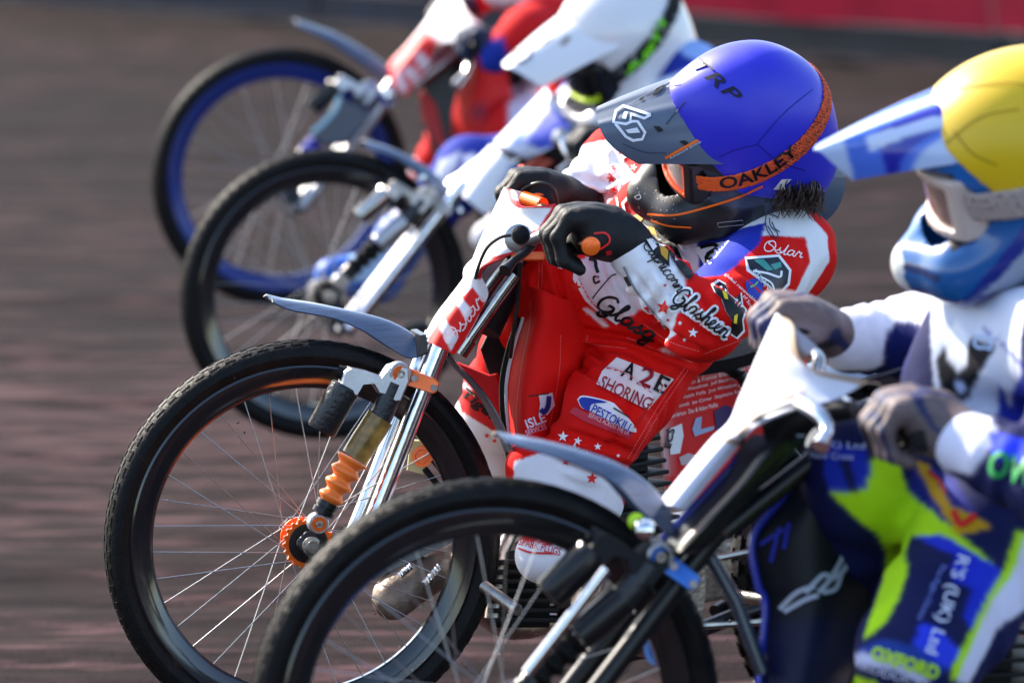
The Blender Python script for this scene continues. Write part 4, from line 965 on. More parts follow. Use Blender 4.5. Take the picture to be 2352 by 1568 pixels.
def body(root, J, W_, vox, painter, rad=None, extra=None, folds=True, cloth='suit', lines=None, base=D3):
    R = dict(pelvis=0.145, belly=0.140, chest=0.155, neck=0.065, sh=0.088, ua=0.080, el=0.066, wr=0.050, hip=0.112, kn=0.086, an=0.066); R.update(rad or {})
    p = {k: W_(*v) for k, v in J.items()}
    A = np.array(list(p.values())); f = Field(A.min(0) - 0.24, A.max(0) + 0.24, vox); fo = lambda a, n, s: (a, n, s) if folds else None
    f.cone(p['pelvis'], p['belly'], R['pelvis'], R['belly'], 0.05, fo(0.005, 2, 3)); f.cone(p['belly'], p['chest'], R['belly'], R['chest'], 0.06, fo(0.006, 3, 5)); f.cone(p['chest'], p['neck'], R['chest'] * 0.75, R['neck'], 0.06)
    f.cone(p['shL'], p['shR'], R['sh'], R['sh'], 0.06); f.cone(p['chest'], p['shL'], R['chest'] * 0.7, R['sh'], 0.06)
    f.cone(p['hipL'], p['hipR'], R['hip'], R['hip'], 0.05)
    for s, sd in (('L', 20), ('R', 40)):
        f.cone(p['sh' + s], p['el' + s], R['ua'], R['el'] * 1.05, 0.035, fo(0.0065, 3.5, sd)); f.cone(p['el' + s], p['wr' + s], R['el'] * 1.02, R['wr'], 0.02, fo(0.0055, 4.0, sd + 2))
        f.cone(p['hip' + s], p['kn' + s], R['hip'], R['kn'] * 1.04, 0.04, fo(0.007, 3.0, sd + 4)); f.cone(p['kn' + s], p['an' + s], R['kn'], R['an'], 0.025, fo(0.006, 4.5, sd + 6))
    if 'head' in p: f.cone(p['neck'], p['head'], R['neck'], 0.068, 0.03)
    if extra: extra(f, p, W_)
    V, F = f.mesh(); V = relax(V, F, 2, 0.45)
    # woven cloth never lies quite flat
    nz = 0.0016 * noise3(V, 34, 77) + 0.0010 * noise3(V, 75, 78)
    nrm = vnorm(V, F); msk = np.clip(0.55 + 0.7 * noise3(V, 6, 81), 0.1, 1.2)
    nz = nz + msk * (0.0052 * ridged(V * np.array([1, 1, 0.7]), 15, 79) + 0.0026 * ridged(V, 31, 80))
    V = V + nrm * nz[:, None]
    cols = painter(V)
    if 'head' in p:
        m = np.linalg.norm(V - p['head'], axis=1) < 0.115; cols[m] = lin((26, 25, 28))
    cols = relax(cols, F, 1, 0.5)
    if lines: V = crease(V, nrm, lines, base); V = relax(V, F, 1, 0.3)
    return mesh_obj('body', V, F, M[cloth], root, True, cols), p
def boot(root, an, heel, toe, pal, W_, vox=0.006, r=0.062):
    a, h, t = W_(*an), W_(*heel), W_(*toe); f = Field(np.minimum(np.minimum(a, h), t) - 0.1, np.maximum(np.maximum(a, h), t) + 0.1, vox)
    f.cone(a, h, r, r * 0.82, 0.02, (0.003, 3, 9)).cone(h, t, r * 0.74, r * 0.62, 0.03).cone(h + (t - h) * 0.4 + (a - h) * 0.12, t, r * 0.7, r * 0.6, 0.03)
    V, F = f.mesh(); V = relax(V, F, 2); return mesh_obj('boot', V, F, M['vinyl'], root, True, pal(V) if callable(pal) else np.tile(lin(pal), (len(V), 1)))

# ------------------------------------------------------------------ rider in red, blue cap
p3 = thing('person', 'rider in red and white star suit with blue helmet cover, black gloves on the bars', 'person', (W(1500, 1000, 0.3)[0], W(1500, 1000, 0.3)[1], 0), 'speedway riders')
J3 = dict(pelvis=(1425, 845, 0.30), belly=(1500, 735, 0.20), chest=(1640, 615, 0.12), neck=(1700, 520, 0.08), head=(1710, 400, 0.06),
          shL=(1795, 585, -0.02), elL=(1622, 742, -0.33), wrL=(1452, 580, -0.31), shR=(1545, 440, 0.28), elR=(1420, 372, 0.46), wrR=(1310, 455, 0.40),
          hipL=(1440, 885, 0.16), knL=(1386, 968, -0.02), anL=(1310, 1110, 0.0), hipR=(1400, 790, 0.24), knR=(1262, 665, 0.10), anR=(1120, 985, 0.42))
NAVY = (22, 34, 84)
lay3 = [
    # right sleeve
    ([(1270, 350), (1480, 300), (1480, 420), (1420, 470), (1290, 520)], WHT, 0.2, 0.9), ([(1415, 345), (1440, 325), (1480, 300), (1500, 420), (1455, 400)], RED, 0.2, 0.9),
    # shoulder yoke and outer arm
    ([(1700, 460), (1830, 460), (1900, 540), (1905, 600), (1840, 700), (1805, 715), (1862, 600), (1850, 545), (1760, 540), (1690, 570)], WHT, -0.4, 0.4),
    # forearm
    ([(1400, 480), (1470, 500), (1560, 600), (1575, 640), (1570, 697), (1545, 762), (1530, 790), (1440, 720), (1380, 620)], WHT, -0.6, -0.16),
    # bib
    ([(1560, 560), (1760, 510), (1745, 560), (1690, 610), (1640, 650), (1600, 640)], (32, 52, 170), -0.3, 0.4), ([(1540, 560), (1600, 545), (1610, 650), (1560, 640)], (232, 232, 240), -0.2, 0.4),
    ([(1440, 420), (1540, 380), (1600, 480), (1560, 560), (1500, 600), (1440, 540)], (200, 30, 34), -0.05, 0.5),
    # belly
    ([(1326, 600), (1400, 570), (1480, 640), (1500, 690), (1440, 730), (1412, 738), (1350, 686), (1326, 640)], WHT, -0.16, 0.60), ([(1336, 708), (1352, 708), (1400, 750), (1382, 748)], WHT, 0.0, 0.45),
    ([(1518, 806), (1542, 782), (1610, 810), (1604, 830)], WHT, -0.1, 0.4),
    # cuffs of the trousers
    ([(1180, 1060), (1250, 1036), (1330, 1062), (1420, 1096), (1440, 1200), (1180, 1200)], (236, 234, 242), -0.4, 0.3),
    ([(1000, 880), (1070, 880), (1150, 960), (1185, 1040), (1190, 1110), (1060, 1110)], (230, 226, 232), 0.25, 0.8),
    ([(1045, 890), (1120, 900), (1180, 985), (1150, 1000), (1060, 945)], (205, 30, 34), 0.25, 0.8),
]
def extra3(f, p, W_):
    # wrapped cuff folds above the left boot
    for k in range(5):
        y = 1062 + k * 17; f.cone(W_(1222 + 4 * k, y + 4, -0.02), W_(1378 - 2 * k, y + 36, -0.02), 0.046 + 0.004 * (k % 2), 0.044, 0.012, (0.003, 3, 60 + k))
    f.cone(W_(1330, 700, 0.22), W_(1400, 620, 0.20), 0.085, 0.10, 0.05, (0.006, 2, 66))
    f.cone(W_(1490, 500, 0.20), W_(1580, 540, 0.16), 0.07, 0.10, 0.05)
    f.cone(W_(1340, 730, 0.26), W_(1500, 830, 0.20), 0.055, 0.06, 0.03)
LN3 = [([(1300, 752), (1370, 765), (1450, 778), (1540, 812), (1610, 838)], 9, 0.010, -0.1, 0.6), ([(1302, 765), (1294, 830), (1288, 880), (1266, 985)], 12, 0.016, -0.2, 0.6),
    ([(1306, 772), (1350, 800), (1400, 830)], 9, 0.007, -0.2, 0.6), ([(1298, 800), (1340, 850), (1400, 880)], 9, 0.006, -0.2, 0.6), ([(1330, 620), (1360, 680), (1420, 745)], 9, 0.008, 0.0, 0.5), ([(1385, 600), (1420, 670), (1465, 730)], 9, 0.007, -0.05, 0.5),
    ([(1350, 600), (1395, 660), (1430, 740)], 7, 0.005, 0.0, 0.5), ([(1470, 715), (1540, 770), (1620, 812)], 10, 0.008, -0.6, 0.1), ([(1560, 690), (1600, 745), (1640, 790)], 11, 0.007, -0.6, 0.1), ([(1600, 660), (1640, 720), (1690, 770)], 11, 0.008, -0.6, 0.1),
    ([(1640, 640), (1690, 680), (1740, 740)], 10, 0.007, -0.6, 0.1), ([(1690, 612), (1740, 650), (1790, 700)], 10, 0.005, -0.6, 0.2), ([(1500, 600), (1540, 660), (1560, 720)], 9, 0.004, -0.6, 0.0), ([(1450, 620), (1490, 680), (1520, 740)], 9, 0.004, -0.6, 0.0),
    ([(1250, 1030), (1330, 1040), (1440, 1080)], 10, 0.008, -0.3, 0.3), ([(1290, 990), (1360, 1010), (1460, 1040)], 10, 0.005, -0.3, 0.3), ([(1470, 870), (1430, 960), (1400, 1060)], 12, 0.005, -0.3, 0.3), ([(1560, 850), (1500, 940), (1450, 1010)], 12, 0.006, -0.3, 0.4),
    ([(1230, 620), (1236, 680), (1225, 730)], 8, 0.005, -0.2, 0.5), ([(1270, 600), (1290, 670), (1300, 750)], 9, 0.008, -0.2, 0.5), ([(1310, 400), (1380, 420), (1440, 400)], 9, 0.007, 0.2, 0.8), ([(1330, 430), (1390, 450), (1450, 440)], 8, 0.006, 0.2, 0.8), ([(1400, 350), (1425, 385), (1440, 420)], 9, 0.007, 0.2, 0.8)]
b3, P3 = body(p3, J3, W, 0.0038, px_painter(RED, lay3), dict(hip=0.092, kn=0.079, an=0.072, wr=0.043, ua=0.084, el=0.064, sh=0.082, pelvis=0.105, belly=0.118, chest=0.13), extra3, lines=LN3)
dirb = (GR3 - GL3) / np.linalg.norm(GR3 - GL3)
gl3 = fist('glove', p3, GL3, dirb, W(1432, 556, -0.31), (20, 21, 25), 1.24)
gr3 = fist('glove', p3, GR3, -dirb, W(1330, 462, 0.39), (18, 19, 23))
bt3 = boot(p3, (1310, 1150, 0.0), (1316, 1280, 0.03), (1246, 1276, -0.06), px_painter((232, 230, 236), [([(1180, 1218), (1280, 1226), (1268, 1252), (1190, 1240)], (206, 36, 44)), ([(1270, 1300), (1350, 1276), (1362, 1296), (1280, 1330)], (196, 140, 40))]), W, r=0.070)
boot(p3, (1125, 1020, 0.42), (1160, 1180, 0.44), (1090, 1200, 0.42), (226, 222, 226), W)
def paint3(V):
    c = np.tile(lin((40, 45, 54)), (len(V), 1)); x, y, z = V.T
    c[(z < -0.05) & (x > 0.0)] = lin((24, 24, 28)); c[(z > -0.045) & (x > -0.02) & (z < 0.03)] = lin((62, 74, 92))
    c[(x > 0.145) & (z > -0.125) & (z < -0.085) & (np.abs(y) < 0.02)] = lin((14, 14, 15))
    c[(x < -0.02) & (z < -0.04)] = lin((70, 84, 106))
    c[(np.abs(y) < 0.088) & (x < 0.125) & (x > 0) & (z > -0.07) & (z < 0.045)] = lin((12, 12, 13))
    return c
def pk3(V):
    c = np.tile(lin((84, 98, 120)), (len(V), 1)); x, y, z = V.T
    return c
def strap3(V):
    c = np.tile(lin((240, 96, 28)), (len(V), 1)); x, y, z = V.T
    m = (x < -0.01); c[m] = lin((226, 84, 40)); m2 = (x < -0.04) & (np.sin(V[:, 1] * 700 + x * 500) * np.sin(z * 800) > 0.35); c[m2] = lin((60, 30, 26)); return c
def frame3(V):
    c = np.tile(lin((28, 29, 33)), (len(V), 1)); x, y, z = V.T
    d = np.maximum(np.abs(z + 0.012) - 0.034, np.abs(y) - 0.080); c[(np.abs(d) < 0.0035)] = lin((240, 84, 26)); return c
S3 = dict(capx=0.060, cap=(38, 40, 200), frame=frame3, lens='lensclear', strap=strap3, paint=paint3, peakpaint=pk3, shellmat='matshell', size=1.03, skull=(0.143, 0.126, 0.150), nexp=3.2, peak=(0.158, 0.118, 0.070, -0.022, 0.060), nose=0.062, strapline=(0.0, -0.40, 0.019))
R3 = rot(2, 6, 40); H3C = W(1706, 314, -0.06)
he3, tw3 = helmet(p3, H3C, R3, S3, 0.0032)
# neck guard and hair
ng = [[W(1852 + rx * math.cos(a) * q, 408 + ry * math.sin(a) * q, 0.10 + 0.05 * q * q) for q, rx, ry in ((0.01, 88, 112), (0.4, 88, 112), (0.8, 88, 112), (1.0, 88, 112))] for a in np.linspace(0, 2 * math.pi, 25)]
sheet('neck_guard', ng, mat('slate plastic', lin((74, 88, 110)), 0.4, coat=0.15, dirt=0.3), p3, 0.006, (2, 3))
hm = MB()
for k in range(340):
    x0, y0 = random.uniform(1785, 1880), random.uniform(412, 446); d0 = random.uniform(-0.15, -0.04); ph = random.uniform(0, 6.28); ln = random.uniform(30, 80)
    pts = [W(x0 - (1836 - x0) * 0.25 * h + 11 * math.sin(5.5 * h + ph) * h, y0 + ln * h * 0.85, d0 + 0.010 * math.cos(4 * h + ph)) for h in np.linspace(0, 1, 6)]
    hm.tube(pts, [0.0014, 0.0015, 0.0014, 0.0012, 0.0009, 0.0003], 4, sub=2)
hm.build('hair', M['hair'], p3)

# ------------------------------------------------------------------ nearest rider, yellow cap
c6 = lambda pts: [(1800.75 + x * 0.3557, 1010.6 + y * 0.3557) for x, y in pts]
c5 = lambda pts: [(1800.75 + x * 0.2344, 643.1 + y * 0.2344) for x, y in pts]
LIME = (178, 226, 22); NV = (14, 22, 72); RB = (28, 48, 200); LAV = (214, 216, 240)
p4 = thing('person', 'nearest rider in navy and lime suit with yellow helmet cover, cut by the right edge', 'person', (W4(2400, 1100, 0.1)[0], W4(2400, 1100, 0.1)[1], 0), 'speedway riders')
J4 = dict(pelvis=(2370, 1060, 0.16), belly=(2340, 940, 0.14), chest=(2320, 800, 0.10), neck=(2350, 650, 0.06), head=(2350, 470, 0.04),
          shL=(2500, 790, -0.20), elL=(2440, 1120, -0.46), wrL=(2220, 1020, -0.36), shR=(2280, 740, 0.26), elR=(2110, 772, 0.42), wrR=(1950, 780, 0.38),
          hipL=(2310, 1130, 0.02), knL=(2110, 1500, -0.20), anL=(2060, 1740, -0.05), hipR=(2230, 1100, 0.12), knR=(1985, 1105, 0.02), anR=(1930, 1500, 0.30))
lay4 = [
    (c5([(1440, 150), (2352, 60), (2600, 300), (2600, 900), (2100, 1330), (1750, 1280), (1480, 1180), (1440, 600)]), (206, 214, 236), -0.2, 0.4),
    (c5([(1480, 780), (1600, 600), (1850, 560), (2090, 640), (1930, 900), (1810, 1160), (1700, 1190), (1560, 1170)]), (18, 20, 28), -0.2, 0.4),
    (c5([(1560, 560), (1700, 380), (1800, 560), (1790, 820), (1700, 900), (1600, 760)]), (238, 240, 250), -0.2, 0.4), (c5([(1660, 980), (1760, 1000), (1790, 1080), (1700, 1110)]), (190, 205, 245), -0.2, 0.4),
    (c5([(1950, 440), (2140, 650), (2290, 820), (2380, 640), (2380, 1500), (2090, 1420), (2100, 1000), (2160, 1100), (2250, 1340), (2230, 1100), (2330, 900), (2300, 780), (2130, 600), (1960, 500)]), (30, 44, 160), -0.2, 0.4),
    ([(1900, 700), (2160, 660), (2160, 740), (2040, 760), (2026, 840), (1990, 850), (1900, 850)], (226, 228, 246), 0.1, 0.6),
    ([(2036, 760), (2060, 738), (2110, 740), (2116, 800), (2160, 740), (2160, 870), (2060, 860), (2030, 830)], (16, 26, 92), 0.1, 0.6),
    ([(2140, 900), (2270, 930), (2290, 1000), (2230, 1090), (2120, 1070)], LAV, -0.7, -0.15), ([(2270, 990), (2360, 1010), (2360, 1060), (2280, 1050)], (50, 70, 235), -0.7, -0.1),
    (c6([(590, 80), (740, 100), (790, 320), (1360, 800), (1310, 800), (1010, 605), (820, 620), (780, 730), (800, 850), (740, 1020), (650, 1180), (500, 1300), (640, 900), (660, 720), (600, 600), (500, 540), (420, 460), (290, 330), (440, 340), (530, 320), (560, 180)]), LIME, -0.5, 0.5),
    (c6([(270, 0), (520, 60), (560, 180), (530, 320), (440, 340), (290, 330), (250, 200)]), (26, 46, 170), -0.4, 0.5), (c6([(350, 130), (420, 130), (480, 330), (420, 330)]), (16, 24, 70), -0.4, 0.5),
    (c6([(1110, 660), (1400, 830), (1350, 1050), (1200, 1220), (1160, 1130), (1220, 950), (1080, 900)]), RB, -0.5, 0.3), (c6([(880, 1180), (980, 1200), (1140, 1360), (1060, 1480), (900, 1400), (840, 1300)]), (44, 64, 225), -0.5, 0.3),
    (c6([(840, 620), (1010, 605), (1110, 660), (1080, 740)]), (30, 50, 200), -0.5, 0.3), (c6([(800, 330), (850, 120), (1100, 250), (1280, 540), (1150, 620)]), (28, 36, 120), -0.5, 0.4),
    (c6([(840, 140), (920, 150), (1080, 420), (1300, 520), (1320, 560), (1120, 620), (960, 360)]), (196, 150, 20), -0.5, 0.4),
    (c6([(1500, 590), (1560, 590), (1560, 700), (1480, 860), (1340, 1040), (1120, 1540), (1080, 1540), (1080, 1480), (1290, 1060), (1420, 840)]), LIME, -0.5, 0.4),
    (c6([(1700, 590), (1560, 620), (1480, 860), (1340, 1040), (1110, 1560), (1190, 1580), (1380, 1210), (1700, 1000)]), (216, 214, 240), -0.5, 0.4),
    (c6([(370, 1430), (480, 1370), (700, 1400), (960, 1540), (900, 1568), (660, 1460), (480, 1450), (380, 1470)]), (200, 204, 238), -0.6, 0.3),
    (c6([(260, 1568), (400, 1500), (600, 1560), (640, 1700), (250, 1700)]), LIME, -0.6, 0.3),
    (c6([(480, 1340), (640, 1280), (860, 1330), (1040, 1480), (980, 1540), (700, 1400), (480, 1370)]), (30, 60, 150), -0.6, 0.3),
]
def extra4(f, p, W_):
    f.cone(W_(2200, 900, 0.12), W_(2330, 720, 0.10), 0.09, 0.11, 0.05); f.cone(W_(2120, 1090, 0.16), W_(2300, 1180, 0.05), 0.075, 0.09, 0.05, (0.006, 3, 91))
    f.cone(W_(2320, 1230, -0.05), W_(2150, 1480, -0.15), 0.10, 0.08, 0.04, (0.006, 4, 93))
b4, P4 = body(p4, J4, W4, 0.006, px_painter(NV, lay4, D4), dict(wr=0.052, an=0.07, sh=0.085, chest=0.13, belly=0.125, pelvis=0.13, kn=0.088), extra4)
def glove4(V):
    c = lin((104, 90, 92)) * (1 + 0.3 * noise3(V, 60, 5)[:, None]); r = ridged(V, 42, 15); c[r > 0.22] = lin((34, 40, 84)); c[noise3(V, 36, 17) > 0.75] = lin((20, 20, 26)); return c
d4 = (GR4 - GL4) / np.linalg.norm(GR4 - GL4)
fist('glove', p4, GL4, d4, W4(2195, 1000, -0.35), glove4, vox=0.0045)
fist('glove', p4, GR4, -d4, W4(1935, 775, 0.37), glove4, vox=0.0045)
boot(p4, (2060, 1740, -0.05), (2080, 1900, 0.0), (1960, 1930, -0.02), (30, 34, 60), W4); boot(p4, (1900, 1490, 0.34), (1920, 1680, 0.34), (1820, 1710, 0.34), (30, 34, 60), W4)
def paint4(V):
    c = np.tile(lin((10, 84, 150)), (len(V), 1)); x, y, z = V.T
    c[(z + 0.05 < 0.9 * (0.02 - x)) & (z < -0.02)] = lin((150, 162, 186)); c[(np.abs(z + 0.05 - 0.9 * (0.02 - x)) < 0.012) & (z < -0.03)] = lin((22, 44, 130)); c[z < -0.135] = lin((20, 36, 120))
    c[(x > 0.19) & (np.abs(y) < 0.032) & (z > -0.15)] = lin((210, 214, 216)); c[(z > 0.02)] = lin((14, 96, 176)); c[(x > 0.15) & (np.abs(y) > 0.03) & (np.abs(z + 0.1) < 0.006)] = lin((10, 40, 90))
    c[(np.abs(y) < 0.088) & (x < 0.125) & (x > 0) & (z > -0.07) & (z < 0.045)] = lin((40, 36, 36)); return c
def pk4(V):
    c = np.tile(lin((176, 196, 234)), (len(V), 1)); x, y, z = V.T; a = np.abs(y)
    c[(a < 0.066) & (a > 0.014) & (x < 0.23)] = lin((70, 110, 215)); c[(a < 0.058) & (a > 0.024) & (x < 0.185)] = lin((22, 34, 160)); c[(np.abs(a - 0.04 - 0.2 * (0.15 - x)) < 0.006) & (x < 0.2)] = lin((200, 214, 246)); c[(a > 0.09)] = lin((90, 140, 220)); return c
S4 = dict(cap=(218, 180, 8), frame=(196, 178, 170), lens='lens', strap=(176, 160, 156), paint=paint4, peakpaint=pk4, size=1.08, tent=False, skull=(0.158, 0.124, 0.120), peak=(0.180, 0.106, 0.026, -0.012, 0.055), nose=0.04, strapline=(-0.004, 0.0, 0.026))
R4 = rot(0, 15, 20)
def at_landmark(loc, px, dd, base, Rm): return W(px[0], px[1], dd, base) - np.asarray(loc) @ Rm.T
he4, tw4 = helmet(p4, W4(2340, 364, -0.03), R4, S4, 0.004)

# ------------------------------------------------------------------ rider with the white helmet
p2 = thing('person', 'rider in blue and white suit wearing a white helmet with black goggle strap', 'person', (W2(1500, 500, 0.2)[0], W2(1500, 500, 0.2)[1], 0), 'speedway riders')
J2 = dict(pelvis=(1560, 420, 0.34), belly=(1540, 330, 0.24), chest=(1520, 225, 0.14), neck=(1500, 165, 0.10), head=(1450, 100, 0.05), shL=(1585, 190, -0.06), elL=(1530, 330, -0.28), wrL=(1420, 350, -0.30),
          shR=(1500, 110, 0.30), elR=(1360, 200, 0.48), wrR=(1300, 262, 0.38), hipL=(1550, 430, 0.18), knL=(1400, 520, -0.05), anL=(1380, 660, 0.0), hipR=(1440, 400, 0.40), knR=(1078, 388, 0.30), anR=(925, 545, 0.34))
lay2 = [([(1540, 0), (1640, 0), (1640, 160), (1560, 120)], (150, 180, 236), -0.5, 0.6), ([(990, 420), (1010, 370), (1060, 345), (1050, 370), (1020, 440)], (215, 220, 240), 0, 1), ([(1060, 360), (1090, 350), (1110, 395), (1070, 420)], (215, 220, 240), 0, 1),
        ([(860, 480), (1000, 470), (980, 560), (880, 600)], (206, 206, 232), 0.1, 1), ([(1200, 240), (1340, 180), (1330, 300), (1240, 320)], (200, 208, 240), 0.2, 1), ([(1460, 200), (1640, 140), (1640, 260), (1560, 300)], (215, 222, 244), -0.5, 0.2)]
b2, P2_ = body(p2, J2, W2, 0.009, px_painter((34, 52, 150), lay2, D2), dict(chest=0.13, belly=0.12, pelvis=0.13, kn=0.08))
d2 = (GR2 - GL2) / np.linalg.norm(GR2 - GL2)
fist('glove', p2, GL2, d2, W2(1415, 352, -0.30), (22, 24, 34), vox=0.005); fist('glove', p2, GR2, -d2, W2(1312, 268, 0.37), (22, 24, 34), vox=0.005)
boot(p2, (920, 550, 0.34), (870, 640, 0.34), (765, 636, 0.30), px_painter((50, 100, 190), [([(800, 570), (900, 560), (880, 640), (800, 650)], (150, 185, 226))], D2), W2, r=0.07); boot(p2, (1380, 650, 0), (1390, 780, 0.02), (1320, 800, 0), (60, 100, 180), W2)
def paint2(V):
    c = np.tile(lin((226, 224, 228)), (len(V), 1)); x, y, z = V.T; c[(np.abs(y) < 0.088) & (x < 0.125) & (x > 0) & (z > -0.07) & (z < 0.045)] = lin((12, 12, 13))
    c[(np.abs(x - 0.15) < 0.012) & (z < -0.11) & (np.abs(z + 0.125) < 0.006)] = lin((90, 70, 60)); return c
def pk2(V):
    c = np.tile(lin((228, 228, 234)), (len(V), 1)); x, y, z = V.T
    for yy, x0 in ((0.03, 0.16), (0.055, 0.13)): c[(np.abs(x - x0) < 0.012) & (np.abs(y - yy) < 0.004)] = lin((120, 96, 70))
    return c
S2 = dict(frame=(14, 14, 16), lens='lensdark', strap=(16, 18, 24), paint=paint2, peakpaint=pk2, size=1.15, peak=(0.168, 0.116, 0.070, -0.018, 0.06), nose=0.04, strapline=(-0.006, -0.40, 0.021))
R2 = rot(20, 25, 12); he2, tw2 = helmet(p2, W2(1426, 112, -0.04), R2, S2, 0.005)

# ------------------------------------------------------------------ farthest rider, head above the picture
p1 = thing('person', 'farthest rider in red and navy behind the striped cover, head out of frame', 'person', (W1(1300, 300, 0.2)[0], W1(1300, 300, 0.2)[1], 0), 'speedway riders')
J1 = dict(pelvis=(1330, 240, 0.30), belly=(1310, 160, 0.20), chest=(1285, 45, 0.12), neck=(1270, -50, 0.08), head=(1250, -120, 0.05), shL=(1350, 0, -0.06), elL=(1205, 75, -0.36), wrL=(1135, 130, -0.33),
          shR=(1240, -20, 0.30), elR=(1130, -40, 0.48), wrR=(1062, 20, 0.38), hipL=(1320, 255, 0.16), knL=(1190, 310, -0.06), anL=(1170, 430, 0.0), hipR=(1280, 230, 0.40), knR=(1075, 260, 0.26), anR=(990, 400, 0.34))
b1, P1_ = body(p1, J1, W1, 0.010, px_painter((208, 26, 30), [([(1095, 100), (1160, 85), (1175, 210), (1110, 190)], (26, 50, 150), -0.8, 0.4), ([(1170, 140), (1240, 130), (1230, 320), (1170, 330)], (206, 206, 232), -0.4, 0.6)], D1), dict(chest=0.13, belly=0.12, pelvis=0.13))
d1 = (GR1 - GL1) / np.linalg.norm(GR1 - GL1)
fist('glove', p1, GL1, d1, W1(1130, 128, -0.31), (30, 44, 70), vox=0.006); fist('glove', p1, GR1, -d1, W1(1070, 25, 0.37), (40, 24, 50), vox=0.006)
boot(p1, (990, 395, 0.34), (980, 500, 0.34), (910, 515, 0.32), (210, 210, 224), W1, vox=0.008); boot(p1, (1170, 425, 0), (1180, 530, 0.02), (1120, 545, 0), (210, 210, 224), W1, vox=0.008)
S1 = dict(cap=(200, 24, 30), frame=(30, 30, 34), lens='lens', strap=(30, 30, 34), paint=paint2, peakpaint=pk2)
helmet(p1, W1(1245, -150, -0.04), rot(8, 20, 15), S1, 0.006)

# ================================================================== lettering, badges, stars
z4 = lambda pts: [(1139.2 + 0.4688 * x, 312.4 + 0.4688 * y) for x, y in pts]
k4 = lambda pts: [(1102.5 + 0.2344 * x, 0.2344 * y) for x, y in pts]
BLK = (16, 16, 20)
def txt(name, s, p0, p1, h, col, bvh, par, off=0.0022, shear=0.0, bold=0.0, base=D3, grid=9.0, ctrl=None, sp=1.0, vs=None):
    V, F = text_shape(s, shear, bold, sp); Q = arc_fit(V, ctrl, h) if ctrl else fit(V, p0, p1, h, vs)
    return lay(name, Q, F, bvh, flat(col), par, off, base, grid)
def shape(name, pts, col, bvh, par, off=0.0016, base=D3, sub=1, grid=10.0, rough=0.5):
    P, F = blob(pts, sub); return lay(name, P, F, bvh, flat(col, rough), par, off, base, grid)
def line(name, pts, w, col, bvh, par, off=0.0020, base=D3, sub=5, grid=14.0):
    P, F = stroke(pts, w, sub); return lay(name, P, F, bvh, flat(col), par, off, base, grid)
def stars(lst, col, bvh, par, base=D3, off=0.0016):
    for x, y, r, a in lst:
        P, F = star(x, y, r, a); lay('printed_star', P, F, bvh, flat(col), par, off, base, 12)
def stitches(pts, bvh, par, col=(236, 120, 120), base=D3):
    c = catmull(np.array(pts, float), 14); s = np.concatenate([[0], np.cumsum(np.linalg.norm(np.diff(c, axis=0), axis=1))]); P = []; F = []; k = 0.0
    while k + 4 < s[-1]:
        a = np.array([np.interp(k, s, c[:, i]) for i in (0, 1)]); b = np.array([np.interp(k + 4, s, c[:, i]) for i in (0, 1)]); d = b - a; n = np.array([d[1], -d[0]]) / (np.linalg.norm(d) + 1e-9) * 0.8
        i = len(P); P += [tuple(a + n), tuple(b + n), tuple(b - n), tuple(a - n)]; F.append((i, i + 1, i + 2, i + 3)); k += 6.5
    if F:
        o = lay('seam_stitching', P, F, bvh, flat(col, 0.7), par, 0.0012, base, 0)
        if o: o['kind'] = 'stuff'
